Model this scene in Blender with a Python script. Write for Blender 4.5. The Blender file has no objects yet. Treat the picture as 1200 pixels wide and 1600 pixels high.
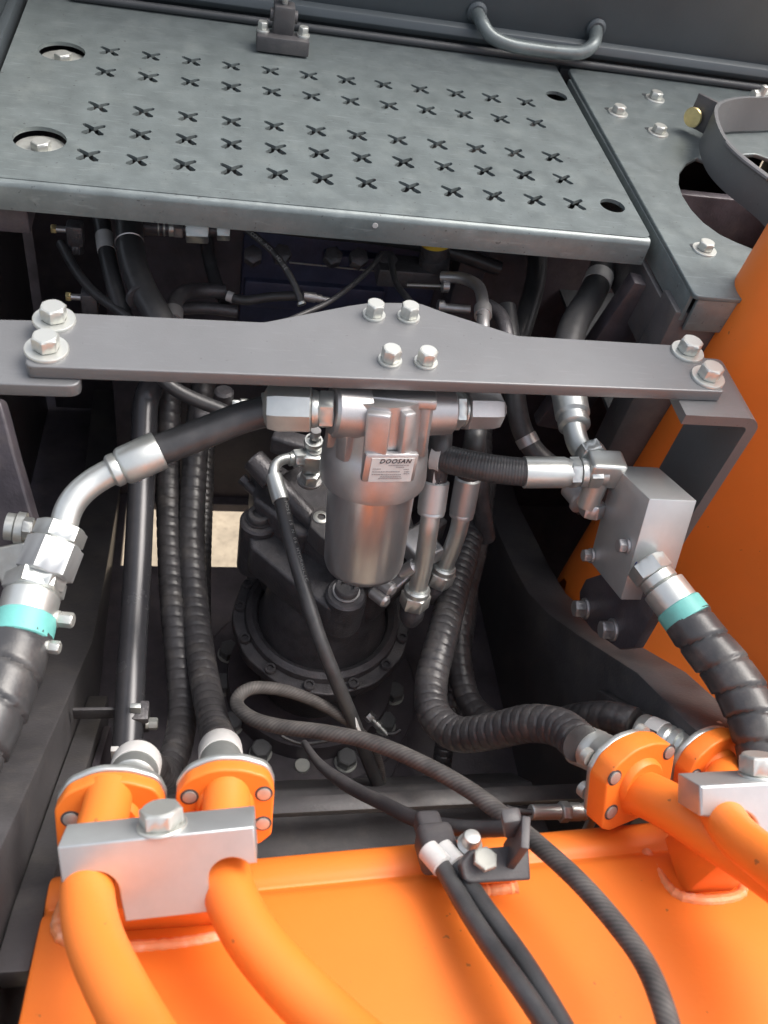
import bpy, bmesh, math, random
import numpy as np
from mathutils import Vector, Matrix
random.seed(7)
S = bpy.context.scene
COL = S.collection
PI = math.pi

# ------------------------------------------------------------------ camera
F = 1400.0                                   # focal length in pixels of a 1200 x 1600 picture
def _n(v): return v/np.linalg.norm(v)
_X = _n(np.array([6890., 178., F])); _Y = np.array([-243., -1614., F]); _Y = _n(_Y-_X*(_Y@_X)); _Z = -np.cross(_X, _Y)
if _Z[1] > 0: _Z = -_Z
R3 = np.stack([_X, _Y, _Z], 1)               # world -> camera (right, down, forward)
CAM = np.array([0, 0, 2.1])
cam = bpy.data.cameras.new('camera'); camo = bpy.data.objects.new('camera', cam); COL.objects.link(camo)
rows = [R3[0], -R3[1], -R3[2]]
M = Matrix([[rows[j][i] for j in range(3)] for i in range(3)]).to_4x4(); M.translation = Vector(CAM)
camo.matrix_world = M
cam.sensor_fit = 'VERTICAL'; cam.sensor_height = 32; cam.sensor_width = 24; cam.lens = F/1600*32
cam.clip_start = .01; cam.clip_end = 200
cam.dof.use_dof = True; cam.dof.focus_distance = 1.0; cam.dof.aperture_fstop = 7.0
S.camera = camo

# ------------------------------------------------------------------ light
SUN_EL, SUN_AZ = math.radians(60), math.radians(78)      # azimuth from +Y (ahead) towards +X
w = bpy.data.worlds.new('World'); S.world = w; w.use_nodes = True
nt = w.node_tree; bg = nt.nodes['Background']
sky = nt.nodes.new('ShaderNodeTexSky'); sky.sky_type = 'NISHITA'; sky.sun_disc = False
sky.sun_elevation = SUN_EL; sky.sun_rotation = SUN_AZ; sky.dust_density = 6; sky.air_density = 1.0; sky.ozone_density = .6
hsv = nt.nodes.new('ShaderNodeHueSaturation'); hsv.inputs['Saturation'].default_value = .45      # thin overcast: a paler sky
nt.links.new(sky.outputs[0], hsv.inputs['Color']); nt.links.new(hsv.outputs[0], bg.inputs[0]); bg.inputs[1].default_value = .15
sl = bpy.data.lights.new('sun', 'SUN'); sl.energy = .85; sl.angle = math.radians(40); sl.color = (1, .95, .88)
so = bpy.data.objects.new('sun', sl); COL.objects.link(so)
d = Vector((math.sin(SUN_AZ)*math.cos(SUN_EL), math.cos(SUN_AZ)*math.cos(SUN_EL), math.sin(SUN_EL)))
so.rotation_euler = d.to_track_quat('Z', 'Y').to_euler(); so.location = (0, 0, 4)
S.view_settings.view_transform = 'Standard'; S.view_settings.look = 'None'; S.view_settings.exposure = 1.12; S.view_settings.gamma = 1

# ------------------------------------------------------------------ measuring helpers
def ray(px, py): return R3.T@np.array([(px-600)/F, (py-800)/F, 1.])
def P(px, py, D): return Vector(CAM+ray(px, py)*D)
def H(px, py, z): r = ray(px, py); return Vector(CAM+r*((z-CAM[2])/r[2]))
def XP(px, py, x): r = ray(px, py); return Vector(CAM+r*((x-CAM[0])/r[0]))
def YP(px, py, y): r = ray(px, py); return Vector(CAM+r*((y-CAM[1])/r[1]))

# ------------------------------------------------------------------ materials
MATS = {}
def mat(name, col, metal=0., rough=.5, var=.15, nscale=20., bump=.1, bscale=300., rvar=.1, dirt=None, dscale=9., damt=.0, coat=0., stretch=None, speck=None, sthr=.72, sscale=170, scratch=0.):
    if name in MATS: return MATS[name]
    m = bpy.data.materials.new(name); m.use_nodes = True; n = m.node_tree; L = n.links
    b = n.nodes['Principled BSDF']; tc = n.nodes.new('ShaderNodeTexCoord'); src = tc.outputs['Object']
    if stretch:
        mp = n.nodes.new('ShaderNodeMapping'); mp.inputs['Scale'].default_value = stretch; L.new(src, mp.inputs[0]); ssrc = mp.outputs[0]
    else: ssrc = src
    nz = n.nodes.new('ShaderNodeTexNoise'); nz.inputs['Scale'].default_value = nscale; nz.inputs['Detail'].default_value = 8; nz.inputs['Roughness'].default_value = .65
    L.new(ssrc, nz.inputs['Vector'])
    rp = n.nodes.new('ShaderNodeValToRGB'); rp.color_ramp.elements[0].position = .32; rp.color_ramp.elements[1].position = .68
    c = Vector(col)
    rp.color_ramp.elements[0].color = (*(c*(1-var)), 1); rp.color_ramp.elements[1].color = (*[min(.95, q) for q in c*(1+var)], 1)
    L.new(nz.outputs[0], rp.inputs[0]); colout = rp.outputs[0]
    if dirt and damt > 0:
        n2 = n.nodes.new('ShaderNodeTexNoise'); n2.inputs['Scale'].default_value = dscale; n2.inputs['Detail'].default_value = 10; n2.inputs['Roughness'].default_value = .7
        L.new(src, n2.inputs['Vector'])
        r2 = n.nodes.new('ShaderNodeValToRGB'); r2.color_ramp.elements[0].position = .5; r2.color_ramp.elements[1].position = .75
        r2.color_ramp.elements[0].color = (0, 0, 0, 1); r2.color_ramp.elements[1].color = (damt, damt, damt, 1)
        L.new(n2.outputs[0], r2.inputs[0])
        mx = n.nodes.new('ShaderNodeMix'); mx.data_type = 'RGBA'; L.new(r2.outputs[0], mx.inputs[0]); L.new(colout, mx.inputs[6]); mx.inputs[7].default_value = (*dirt, 1)
        colout = mx.outputs[2]
    if speck:
        n4 = n.nodes.new('ShaderNodeTexNoise'); n4.inputs['Scale'].default_value = sscale; n4.inputs['Detail'].default_value = 2; L.new(src, n4.inputs['Vector'])
        r4 = n.nodes.new('ShaderNodeValToRGB'); r4.color_ramp.elements[0].position = sthr; r4.color_ramp.elements[1].position = sthr+.03
        r4.color_ramp.elements[0].color = (0, 0, 0, 1); r4.color_ramp.elements[1].color = (.8, .8, .8, 1); L.new(n4.outputs[0], r4.inputs[0])
        mx = n.nodes.new('ShaderNodeMix'); mx.data_type = 'RGBA'; L.new(r4.outputs[0], mx.inputs[0]); L.new(colout, mx.inputs[6]); mx.inputs[7].default_value = (*speck, 1); colout = mx.outputs[2]
    if scratch > 0:
        mp2 = n.nodes.new('ShaderNodeMapping'); mp2.inputs['Scale'].default_value = (6, 60, 30); mp2.inputs['Rotation'].default_value = (0, 0, .5); L.new(src, mp2.inputs[0])
        n5 = n.nodes.new('ShaderNodeTexNoise'); n5.inputs['Scale'].default_value = 5; n5.inputs['Detail'].default_value = 5; n5.inputs['Distortion'].default_value = .6; L.new(mp2.outputs[0], n5.inputs['Vector'])
        r5 = n.nodes.new('ShaderNodeValToRGB'); r5.color_ramp.elements[0].position = .60; r5.color_ramp.elements[1].position = .70
        r5.color_ramp.elements[0].color = (0, 0, 0, 1); r5.color_ramp.elements[1].color = (scratch, scratch, scratch, 1); L.new(n5.outputs[0], r5.inputs[0])
        mx = n.nodes.new('ShaderNodeMix'); mx.data_type = 'RGBA'; L.new(r5.outputs[0], mx.inputs[0]); L.new(colout, mx.inputs[6]); mx.inputs[7].default_value = (*[min(.9, q*1.7+.03) for q in col], 1); colout = mx.outputs[2]
    L.new(colout, b.inputs['Base Color'])
    b.inputs['Metallic'].default_value = metal
    mr = n.nodes.new('ShaderNodeMapRange'); mr.inputs[3].default_value = max(.03, rough-rvar); mr.inputs[4].default_value = min(1, rough+rvar)
    L.new(nz.outputs[0], mr.inputs[0]); L.new(mr.outputs[0], b.inputs['Roughness'])
    if bump:
        n3 = n.nodes.new('ShaderNodeTexNoise'); n3.inputs['Scale'].default_value = bscale; n3.inputs['Detail'].default_value = 4; L.new(ssrc, n3.inputs['Vector'])
        bp = n.nodes.new('ShaderNodeBump'); bp.inputs['Strength'].default_value = bump; bp.inputs['Distance'].default_value = .001
        L.new(n3.outputs[0], bp.inputs['Height']); L.new(bp.outputs[0], b.inputs['Normal'])
    b.inputs['Coat Weight'].default_value = coat; b.inputs['Coat Roughness'].default_value = .15
    MATS[name] = m; return m
m_plate = mat('step_plate_paint', (.145, .168, .17), .3, .36, .16, 30, .12, 420, .12, (.24, .265, .255), 24, .45, speck=(.07, .075, .075), sthr=.70, scratch=.35)
m_bar = mat('bar_paint', (.16, .163, .168), .35, .42, .07, 9, .12, 500, .06, (.15, .14, .14), 22, .25, speck=(.09, .09, .09), sthr=.73, scratch=.12)
m_frame = mat('frame_paint', (.070, .067, .070), .1, .40, .25, 14, .3, 300, .12, (.15, .135, .12), 16, .5)
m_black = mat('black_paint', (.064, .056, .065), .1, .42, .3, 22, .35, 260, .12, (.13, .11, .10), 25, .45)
m_cast = mat('black_casting', (.074, .071, .076), .25, .36, .3, 45, .7, 420, .1, (.12, .10, .09), 35, .35)
m_wall = mat('house_panel_paint', (.062, .074, .082), .2, .45, .12, 5, .12, 300, .06, (.09, .10, .10), 8, .2)
m_zinc = mat('zinc_plated_steel', (.56, .58, .56), .8, .38, .07, 45, .0, 700, .07, (.5, .5, .46), 70, .35)
m_bolt = mat('bolt_steel', (.54, .55, .52), .7, .40, .10, 90, .0, 900, .1, (.45, .42, .36), 60, .4)
m_alu = mat('machined_aluminium', (.50, .515, .515), .7, .40, .07, 25, .06, 900, .08, (.45, .46, .46), 30, .35)
m_castalu = mat('cast_aluminium', (.46, .45, .45), .8, .38, .08, 50, .15, 800, .08)
m_can = mat('brushed_canister', (.60, .60, .61), .9, .32, .05, 12, .0, 90, .05, stretch=(8, 8, .4))
m_rubber = mat('black_rubber', (.040, .040, .042), 0, .40, .25, 40, .2, 600, .12, (.10, .095, .085), 22, .3)
m_tube = mat('black_tube_paint', (.045, .045, .05), .2, .26, .15, 20, .05, 400, .05, (.10, .095, .09), 22, .25)
m_dull = mat('dull_zinc', (.34, .34, .31), .35, .52, .12, 60, .1, 500, .08)
m_guard = mat('spiral_guard_plastic', (.042, .040, .042), 0, .33, .25, 30, .2, 400, .12, (.15, .135, .12), 25, .45)
m_wrap = mat('heavy_wrap_plastic', (.044, .044, .046), 0, .34, .2, 30, .15, 400, .1, (.2, .185, .165), 18, .45)
m_orange = mat('orange_paint', (.80, .19, .022), 0, .50, .04, 7, .15, 260, .10, (.76, .19, .04), 6, .35, speck=(.28, .10, .03), sthr=.735, sscale=110)
m_teal = mat('teal_plastic', (.13, .40, .37), 0, .5, .08, 60, .1, 500)
m_white = mat('white_label', (.48, .475, .465), 0, .5, .07, 80, .05, 500, .05, (.45, .43, .4), 60, .3)
m_yellow = mat('yellow_label', (.62, .42, .04), 0, .5, .1, 60, .05, 500)
m_ink = mat('black_ink', (.02, .02, .025), 0, .5, .1, 60, 0)
m_greyink = mat('grey_ink', (.22, .2, .2), 0, .5, .1, 60, 0)
m_print = mat('grey_hose_print', (.26, .26, .25), 0, .5, .2, 200, 0)
m_brass = mat('yellow_zinc', (.62, .52, .26), .8, .35, .15, 60, .1, 500)
m_navy = mat('navy_casting', (.055, .062, .11), .2, .42, .25, 30, .5, 300, .1, (.06, .06, .07), 20, .3)
m_ground = mat('ground_concrete', (.33, .275, .20), 0, .9, .2, 14, .5, 60, .05, (.14, .11, .08), 45, .7)
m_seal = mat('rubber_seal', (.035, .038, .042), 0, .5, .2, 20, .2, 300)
m_weld = mat('orange_weld_bead', (.80, .30, .12), 0, .4, .08, 40, .7, 180, .05, (.78, .52, .40), 40, .95)
m_nylon = mat('black_nylon', (.055, .052, .055), 0, .5, .15, 60, .2, 500, .08, (.12, .11, .10), 40, .4)
m_blue = mat('blue_marker', (.03, .06, .22), 0, .5, .1, 60, 0)
m_red = mat('red_marker', (.55, .03, .06), 0, .5, .1, 60, 0)
def braid_mat():
    """textile-covered hose: fine diagonal braid from the hose's own UVs (u round, v metres along)"""
    m = bpy.data.materials.new('braided_hose_cover'); m.use_nodes = True; n = m.node_tree; L = n.links; b = n.nodes['Principled BSDF']
    uv = n.nodes.new('ShaderNodeTexCoord'); sp = n.nodes.new('ShaderNodeSeparateXYZ'); L.new(uv.outputs['UV'], sp.inputs[0])
    def mth(op, a, bb):
        q = n.nodes.new('ShaderNodeMath'); q.operation = op
        for i, v in enumerate((a, bb)):
            if isinstance(v, (int, float)): q.inputs[i].default_value = v
            else: L.new(v, q.inputs[i])
        return q.outputs[0]
    a = mth('MULTIPLY', sp.outputs[1], 230); u1 = mth('MULTIPLY', sp.outputs[0], 9)
    s1 = mth('SINE', mth('MULTIPLY', mth('ADD', a, u1), 2*PI), 0)
    nz = n.nodes.new('ShaderNodeTexNoise'); nz.inputs['Scale'].default_value = 60; nz.inputs['Detail'].default_value = 6; L.new(uv.outputs['Object'], nz.inputs['Vector'])
    h = mth('ADD', mth('MULTIPLY', mth('MULTIPLY', s1, nz.outputs[0]), .22), nz.outputs[0])
    rp = n.nodes.new('ShaderNodeValToRGB'); rp.color_ramp.elements[0].position = .25; rp.color_ramp.elements[1].position = .85
    rp.color_ramp.elements[0].color = (.03, .028, .028, 1); rp.color_ramp.elements[1].color = (.115, .105, .098, 1); L.new(h, rp.inputs[0]); L.new(rp.outputs[0], b.inputs['Base Color'])
    b.inputs['Roughness'].default_value = .62
    bp = n.nodes.new('ShaderNodeBump'); bp.inputs['Strength'].default_value = .35; bp.inputs['Distance'].default_value = .0008; L.new(h, bp.inputs['Height']); L.new(bp.outputs[0], b.inputs['Normal'])
    return m
m_braid = braid_mat()

# ------------------------------------------------------------------ object helpers
ORG = {}
def thing(name, label, cat, loc, group=None):
    o = bpy.data.objects.new(name, None); COL.objects.link(o); o.empty_display_size = .02
    o.location = loc; o['label'] = label; o['category'] = cat
    if group: o['group'] = group
    ORG[o.name] = Vector(loc); return o
def org(p): return ORG[p.name] if p is not None else Vector((0, 0, 0))
def link(name, me, parent, kind=None):
    o = bpy.data.objects.new(name, me); COL.objects.link(o)
    if parent is not None: o.parent = parent; ORG[o.name] = org(parent)
    if kind: o['kind'] = kind
    return o
def smooth_by_angle(me, ang=35):
    for p in me.polygons: p.use_smooth = True
    try: me.set_sharp_from_angle(angle=math.radians(ang))
    except Exception: pass
def part(name, vf, m, parent=None, smooth=True, kind=None, uv=None, ang=35):
    v, f = vf; o0 = org(parent)
    me = bpy.data.meshes.new(name); me.from_pydata([tuple(Vector(q)-o0) for q in v], [], f); me.update()
    if smooth: smooth_by_angle(me, ang)
    if uv is not None:
        l = me.uv_layers.new(name='UVMap'); k = 0
        for fc, uu in zip(f, uv):
            for q in uu: l.data[k].uv = q; k += 1
    me.materials.append(m)
    return link(name, me, parent, kind)
def join(*vfs):
    V, Fc = [], []
    for v, f in vfs:
        k = len(V); V += list(v); Fc += [tuple(i+k for i in g) for g in f]
    return V, Fc
def basis(axis, hint=(0, 0, 1)):
    a = Vector(axis).normalized(); h = Vector(hint)
    if abs(a.dot(h.normalized())) > .98: h = Vector((1, 0, 0)) if abs(a.x) < .9 else Vector((0, 1, 0))
    u = (h-a*h.dot(a)).normalized(); return u, a.cross(u), a
def lathe(p, axis, prof, sides=32, hint=(0, 0, 1), roll=0., cap=True):
    """prof: list of (t along axis, radius)"""
    u, v, a = basis(axis, hint); p = Vector(p); V, Fc = [], []
    for t, r in prof:
        for k in range(sides):
            th = 2*PI*k/sides+roll; V.append(p+a*t+(u*math.cos(th)+v*math.sin(th))*r)
    n = len(prof)
    for i in range(n-1):
        for k in range(sides):
            k2 = (k+1) % sides; Fc.append((i*sides+k, i*sides+k2, (i+1)*sides+k2, (i+1)*sides+k))
    if cap:
        Fc.append(tuple(range(sides))[::-1]); Fc.append(tuple((n-1)*sides+k for k in range(sides)))
    return V, Fc
def hexn(p, axis, t0, t1, af, hint=(0, 0, 1), roll=0., ch=.12):
    """a hexagonal nut body with chamfered ends; af = across flats"""
    R = af/math.sqrt(3); c = R*ch
    u, v, a = basis(axis, hint); p = Vector(p); s = 24; V, Fc = [], []
    def rad(th, lim):                       # hexagon radius limited by a circle -> chamfer
        x = (th % (PI/3))-PI/6; return min(af/2/math.cos(x), lim)
    L = [(t0, af/2*.97), (t0+c*.55, 9), (t1-c*.55, 9), (t1, af/2*.97)]
    for t, lim in L:
        for k in range(s):
            th = 2*PI*k/s; r = rad(th, lim); V.append(p+a*t+(u*math.cos(th+roll)+v*math.sin(th+roll))*r)
    for i in range(3):
        for k in range(s):
            k2 = (k+1) % s; Fc.append((i*s+k, i*s+k2, (i+1)*s+k2, (i+1)*s+k))
    Fc.append(tuple(range(s))[::-1]); Fc.append(tuple(3*s+k for k in range(s)))
    return V, Fc
def crom(pts, step=.004):
    pts = [Vector(p) for p in pts]
    if len(pts) == 2:
        n = max(2, int((pts[1]-pts[0]).length/step)); return [pts[0].lerp(pts[1], i/n) for i in range(n+1)]
    q = [pts[0]*2-pts[1]]+pts+[pts[-1]*2-pts[-2]]; out = []
    for i in range(1, len(q)-2):
        a, b, c, d = q[i-1:i+3]; n = max(2, int((c-b).length/step))
        # centripetal parametrisation
        t0 = 0; t1 = t0+max(1e-6, (b-a).length)**.5; t2 = t1+max(1e-6, (c-b).length)**.5; t3 = t2+max(1e-6, (d-c).length)**.5
        for k in range(n):
            t = t1+(t2-t1)*k/n
            A1 = a*((t1-t)/(t1-t0))+b*((t-t0)/(t1-t0)); A2 = b*((t2-t)/(t2-t1))+c*((t-t1)/(t2-t1)); A3 = c*((t3-t)/(t3-t2))+d*((t-t2)/(t3-t2))
            B1 = A1*((t2-t)/(t2-t0))+A2*((t-t0)/(t2-t0)); B2 = A2*((t3-t)/(t3-t1))+A3*((t-t1)/(t3-t1))
            out.append(B1*((t2-t)/(t2-t1))+B2*((t-t1)/(t2-t1)))
    out.append(pts[-1]); return out
def sweep(path, rf, sides=20, smooth_n=4):
    """rf(s, theta) -> radius. returns verts, faces, uv, arc lengths"""
    P_ = [Vector(p) for p in path]
    for _ in range(smooth_n):
        P_ = [P_[0]]+[(P_[i-1]+P_[i]*2+P_[i+1])/4 for i in range(1, len(P_)-1)]+[P_[-1]]
    n = len(P_); T = [(P_[min(i+1, n-1)]-P_[max(i-1, 0)]).normalized() for i in range(n)]
    u, v, _ = basis(T[0]); V, Fc, UV = [], [], []; s = 0; ss = [0]
    for i in range(n):
        if i:
            s += (P_[i]-P_[i-1]).length; ss.append(s)
            u = (u-T[i]*u.dot(T[i])).normalized(); v = T[i].cross(u)
        for k in range(sides):
            th = 2*PI*k/sides; r = rf(s, th) if callable(rf) else rf
            V.append(P_[i]+(u*math.cos(th)+v*math.sin(th))*r)
    for i in range(n-1):
        for k in range(sides):
            k2 = (k+1) % sides; Fc.append((i*sides+k, i*sides+k2, (i+1)*sides+k2, (i+1)*sides+k))
            a, b = k/sides, (k+1)/sides; UV.append(((a, ss[i]), (b, ss[i]), (b, ss[i+1]), (a, ss[i+1])))
    Fc.append(tuple(range(sides))[::-1]); UV.append(tuple((0, 0) for _ in range(sides)))
    Fc.append(tuple((n-1)*sides+k for k in range(sides))); UV.append(tuple((0, ss[-1]) for _ in range(sides)))
    return V, Fc, UV, P_, T
def tube(name, pts, r, m, parent, sides=20, step=.004, sm=6):
    V, Fc, UV, P_, T = sweep(crom(pts, step), r, sides, sm)
    part(name, (V, Fc), m, parent, uv=UV, ang=60); return P_, T
def spiral(name, pts, r, m, parent, pitch=.012, depth=.0016, sides=18, sm=8, jag=.0, gw=.24):
    """hose in a spiral plastic guard: flat strips wound round it with a groove between turns"""
    step = pitch/(7 if gw > .2 else 14)
    def rf(s, th):
        x = (s/pitch+th/(2*PI)) % 1.0
        g = 1.0 if x > gw else math.sin(PI*x/gw)*-1+1
        tilt = (x-.5)*jag
        return r-depth*(1-g)+tilt
    V, Fc, UV, P_, T = sweep(crom(pts, step), rf, sides, sm)
    part(name, (V, Fc), m, parent, uv=UV, ang=50); return P_, T
def box(c, ux, uy, uz, hx, hy, hz, bev=.0, seg=2):
    c = Vector(c); ux, uy, uz = [Vector(q).normalized() for q in (ux, uy, uz)]
    bm = bmesh.new(); bmesh.ops.create_cube(bm, size=2)
    for v in bm.verts: v.co = Vector((v.co.x*hx, v.co.y*hy, v.co.z*hz))
    if bev > 0: bmesh.ops.bevel(bm, geom=list(bm.edges), offset=bev, segments=seg, affect='EDGES', profile=.5)
    if ux.cross(uy).dot(uz) < 0: bmesh.ops.reverse_faces(bm, faces=bm.faces)
    bm.verts.index_update()
    V = [c+ux*v.co.x+uy*v.co.y+uz*v.co.z for v in bm.verts]; Fc = [tuple(v.index for v in f.verts) for f in bm.faces]; bm.free()
    return V, Fc
def plate(outline, holes, origin, ux, uy, thick, bev=.0015, radii=None, seg=2):
    """flat plate from a 2D outline (in metres along ux, uy from origin) with real holes; top face at the origin plane, goes down by thick along -(ux x uy)"""
    cu = bpy.data.curves.new('c', 'CURVE'); cu.dimensions = '2D'; cu.fill_mode = 'BOTH'; cu.extrude = thick/2-bev; cu.bevel_depth = bev; cu.bevel_resolution = seg if bev else 0; cu.offset = -bev
    for pl in [outline]+list(holes):
        sp = cu.splines.new('POLY'); sp.points.add(len(pl)-1); sp.use_cyclic_u = True
        for i, (x, y) in enumerate(pl): sp.points[i].co = (x, y, 0, 1)
    o = bpy.data.objects.new('tmp', cu); COL.objects.link(o); bpy.context.view_layer.update()
    me = bpy.data.meshes.new_from_object(o); bpy.data.objects.remove(o); bpy.data.curves.remove(cu)
    ux = Vector(ux).normalized(); uy = Vector(uy).normalized(); uz = ux.cross(uy).normalized(); origin = Vector(origin)
    V = [origin+ux*v.co.x+uy*v.co.y+uz*(v.co.z-thick/2) for v in me.vertices]; Fc = [tuple(p.vertices) for p in me.polygons]
    bpy.data.meshes.remove(me); return V, Fc
def rnd(poly, rad, n=5):
    """round the corners of a 2D polygon; rad: number or list"""
    out = []; m_ = len(poly)
    for i in range(m_):
        p = Vector(poly[i]); a = Vector(poly[i-1])-p; b = Vector(poly[(i+1) % m_])-p; r = rad[i] if isinstance(rad, (list, tuple)) else rad
        if r <= 0: out.append(tuple(p)); continue
        ang = a.angle(b); t = min(r/math.tan(ang/2), a.length*.45, b.length*.45); p0 = p+a.normalized()*t; p2 = p+b.normalized()*t
        for k in range(n+1):
            s = k/n; out.append(tuple(p0*(1-s)**2+p*2*s*(1-s)+p2*s*s))
    return out
def circ(x, y, r, n=28, ry=None): return [(x+r*math.cos(2*PI*k/n), y+(ry or r)*math.sin(2*PI*k/n)) for k in range(n)]
def prismx(prof, x0, x1, bev=0):
    """extrude a (y,z) profile along X"""
    n = len(prof); V = [Vector((x0, y, z)) for y, z in prof]+[Vector((x1, y, z)) for y, z in prof]
    Fc = [tuple(range(n)), tuple(range(n, 2*n))[::-1]]+[(i, i+n, (i+1) % n+n, (i+1) % n) for i in range(n)]
    bm = bmesh.new(); vs = [bm.verts.new(v) for v in V]
    for f in Fc: bm.faces.new([vs[i] for i in f])
    bmesh.ops.recalc_face_normals(bm, faces=bm.faces)
    if bev: bmesh.ops.bevel(bm, geom=[e for e in bm.edges if len(e.link_faces) == 2 and e.calc_face_angle(0) > .5], offset=bev, segments=2, affect='EDGES', profile=.5)
    bm.verts.index_update(); V = [v.co.copy() for v in bm.verts]; Fc = [tuple(v.index for v in f.verts) for f in bm.faces]; bm.free(); return V, Fc

# bolts: shared head meshes, scaled per size
_bm = {}
def bolt_mesh(key, vf, m):
    if key not in _bm:
        me = bpy.data.meshes.new(key); me.from_pydata([tuple(q) for q in vf[0]], [], vf[1]); me.update(); smooth_by_angle(me, 30); me.materials.append(m); _bm[key] = me
    return _bm[key]
def bolt(parent, loc, nrm=(0, 0, 1), af=.019, h=.011, wr=None, roll=0., m=None, wm=None, wt=.0028, name='bolt', socket=False, flange=False):
    m = m or m_bolt; wm = wm or m
    u, v, a = basis(nrm, (.3, .5, .2)); u2 = u*math.cos(roll)+v*math.sin(roll); v2 = a.cross(u2)
    base = Vector(loc)-org(parent)
    if socket:
        prof = [(0, .5), (.93, .5), (1, .46), (1, .3), (.45, .28), (.45, .0001)]
        vf = lathe((0, 0, 0), (0, 0, 1), prof, 24, (1, 0, 0), 0, False); key = 'socket_'+m.name
    else:
        vf = hexn((0, 0, 0), (0, 0, 1), 0, 1, 1, (1, 0, 0), 0, .28); key = 'hex_'+m.name
        dome = lathe((0, 0, 0), (0, 0, 1), [(1.0, .5*.9), (1.03, .43), (1.03, .0001)], 24, (1, 0, 0), 0, False); vf = join(vf, dome)
    t = wt if wr else 0
    Mx = Matrix((u2, v2, a)).transposed().to_4x4()
    o = link(name, bolt_mesh(key, vf, m), parent); o.matrix_basis = Matrix.Translation(base+a*t)@Mx@Matrix.Diagonal((af, af, h, 1))
    if wr:
        wv = lathe((0, 0, 0), (0, 0, 1), [(0, .5), (.8, .5), (1, .485), (1, .28)], 32, (1, 0, 0), 0, False)
        wo = link('washer', bolt_mesh('washer_'+wm.name, wv, wm), o)
        wo.matrix_basis = Matrix.Diagonal((1/af, 1/af, 1/h, 1))@Matrix.Translation((0, 0, -t))@Matrix.Diagonal((2*wr, 2*wr, wt, 1))
        if flange:
            fv = None
    return o
def text_mesh(txt, size, shear=0., bold=0., ext=.0002):
    cu = bpy.data.curves.new('t', 'FONT'); cu.body = txt; cu.size = size; cu.shear = shear; cu.offset = bold; cu.extrude = ext; cu.space_character = 1.12; cu.align_x = 'CENTER'; cu.align_y = 'CENTER'; cu.resolution_u = 3
    o = bpy.data.objects.new('t', cu); COL.objects.link(o); bpy.context.view_layer.update(); me = bpy.data.meshes.new_from_object(o)
    bpy.data.objects.remove(o); bpy.data.curves.remove(cu)
    V = [v.co.copy() for v in me.vertices]; Fc = [tuple(p.vertices) for p in me.polygons]; bpy.data.meshes.remove(me); return V, Fc
def place2d(vf, origin, ux, uy):
    ux = Vector(ux).normalized(); uy = Vector(uy).normalized(); uz = ux.cross(uy); o = Vector(origin)
    return [o+ux*v.x+uy*v.y+uz*v.z for v in vf[0]], vf[1]
def hose_print(parent, P_, T, r, txt, start, size, side, m=m_print, flip=False, name='printed_text'):
    """lettering laid along a hose on the side facing 'side' (a point)"""
    out = ([], []); s = 0; pos = []
    acc = [0]
    for i in range(1, len(P_)): acc.append(acc[-1]+(P_[i]-P_[i-1]).length)
    for k, ch in enumerate(txt):
        if ch == ' ': continue
        q = start+k*size*.78
        i = min(range(len(acc)), key=lambda j: abs(acc[j]-q))
        t = T[i]*(-1 if flip else 1); nrm = (Vector(side)-P_[i]); nrm = (nrm-t*nrm.dot(t)).normalized()
        g = text_mesh(ch, size, 0, .0, .0001)
        out = join(out, place2d(g, P_[i]+nrm*(r+.0003), t, nrm.cross(t)))
    if out[0]: return part(name, out, m, parent, smooth=False)
def along(P_, T, s):
    a = 0
    for i in range(1, len(P_)):
        d_ = (P_[i]-P_[i-1]).length
        if a+d_ >= s: return P_[i-1].lerp(P_[i], (s-a)/d_), T[i]
        a += d_
    return P_[-1], T[-1]
CAMV = Vector(CAM)

# ================================================================== GROUND
part('ground', ([(-30, -30, 0), (30, -30, 0), (30, 30, 0), (-30, 30, 0)], [(0, 1, 2, 3)]), m_ground, None, False, 'structure')
XA, YA, ZA = Vector((1, 0, 0)), Vector((0, 1, 0)), Vector((0, 0, 1))

# ================================================================== FLOOR OF THE PIT
FZ = .90
fl = thing('floor_plate', 'black floor plate of the machine pit with a square opening showing sandy ground', 'floor plate', (0, .6, FZ))
part('deck', plate([(-.6, .15), (1.0, .15), (1.0, 1.36), (-.6, 1.36)], [[(-.128, .936), (.1, .936), (.1, 1.075), (-.128, 1.075)]], (0, 0, FZ), XA, YA, .02, .002), m_black, fl)
bk = thing('rear_bulkhead', 'dark vertical bulkhead closing the back of the pit behind the hoses', 'bulkhead', (.2, 1.1, .9))
part('bulkhead_panel', box((.42, 1.1, 1.22), XA, YA, ZA, .56, .008, .33, .003), m_black, bk)
part('side_panel', box((-.44, 1.375, 1.2), XA, YA, ZA, .31, .004, .40, .002), m_black, bk)
part('return_panel', box((-.134, 1.235, 1.22), XA, YA, ZA, .004, .13, .33, .002), m_black, bk)
part('stiffener', box((.36, 1.07, 1.2), XA, YA, ZA, .02, .02, .28, .003), m_black, bk)
fw = thing('front_crossmember', 'dark steel crossmember running behind the orange boom foot', 'crossmember', (.15, .4, .98))
part('beam', prismx([(.50, 1.02), (.46, 1.08), (.43, 1.085), (.35, 1.11), (.33, 1.0), (.42, .95)], -.137, .417, .004), m_frame, fw)
a1, b1 = P(420, 1262, .99), P(925, 1238, 1.08)
part('flange', box((a1+b1)/2, (b1-a1), (b1-a1).cross(YA).cross(b1-a1), (b1-a1).cross(YA), (b1-a1).length/2*1.25, .010, .006, .002), m_frame, fw)

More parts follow.
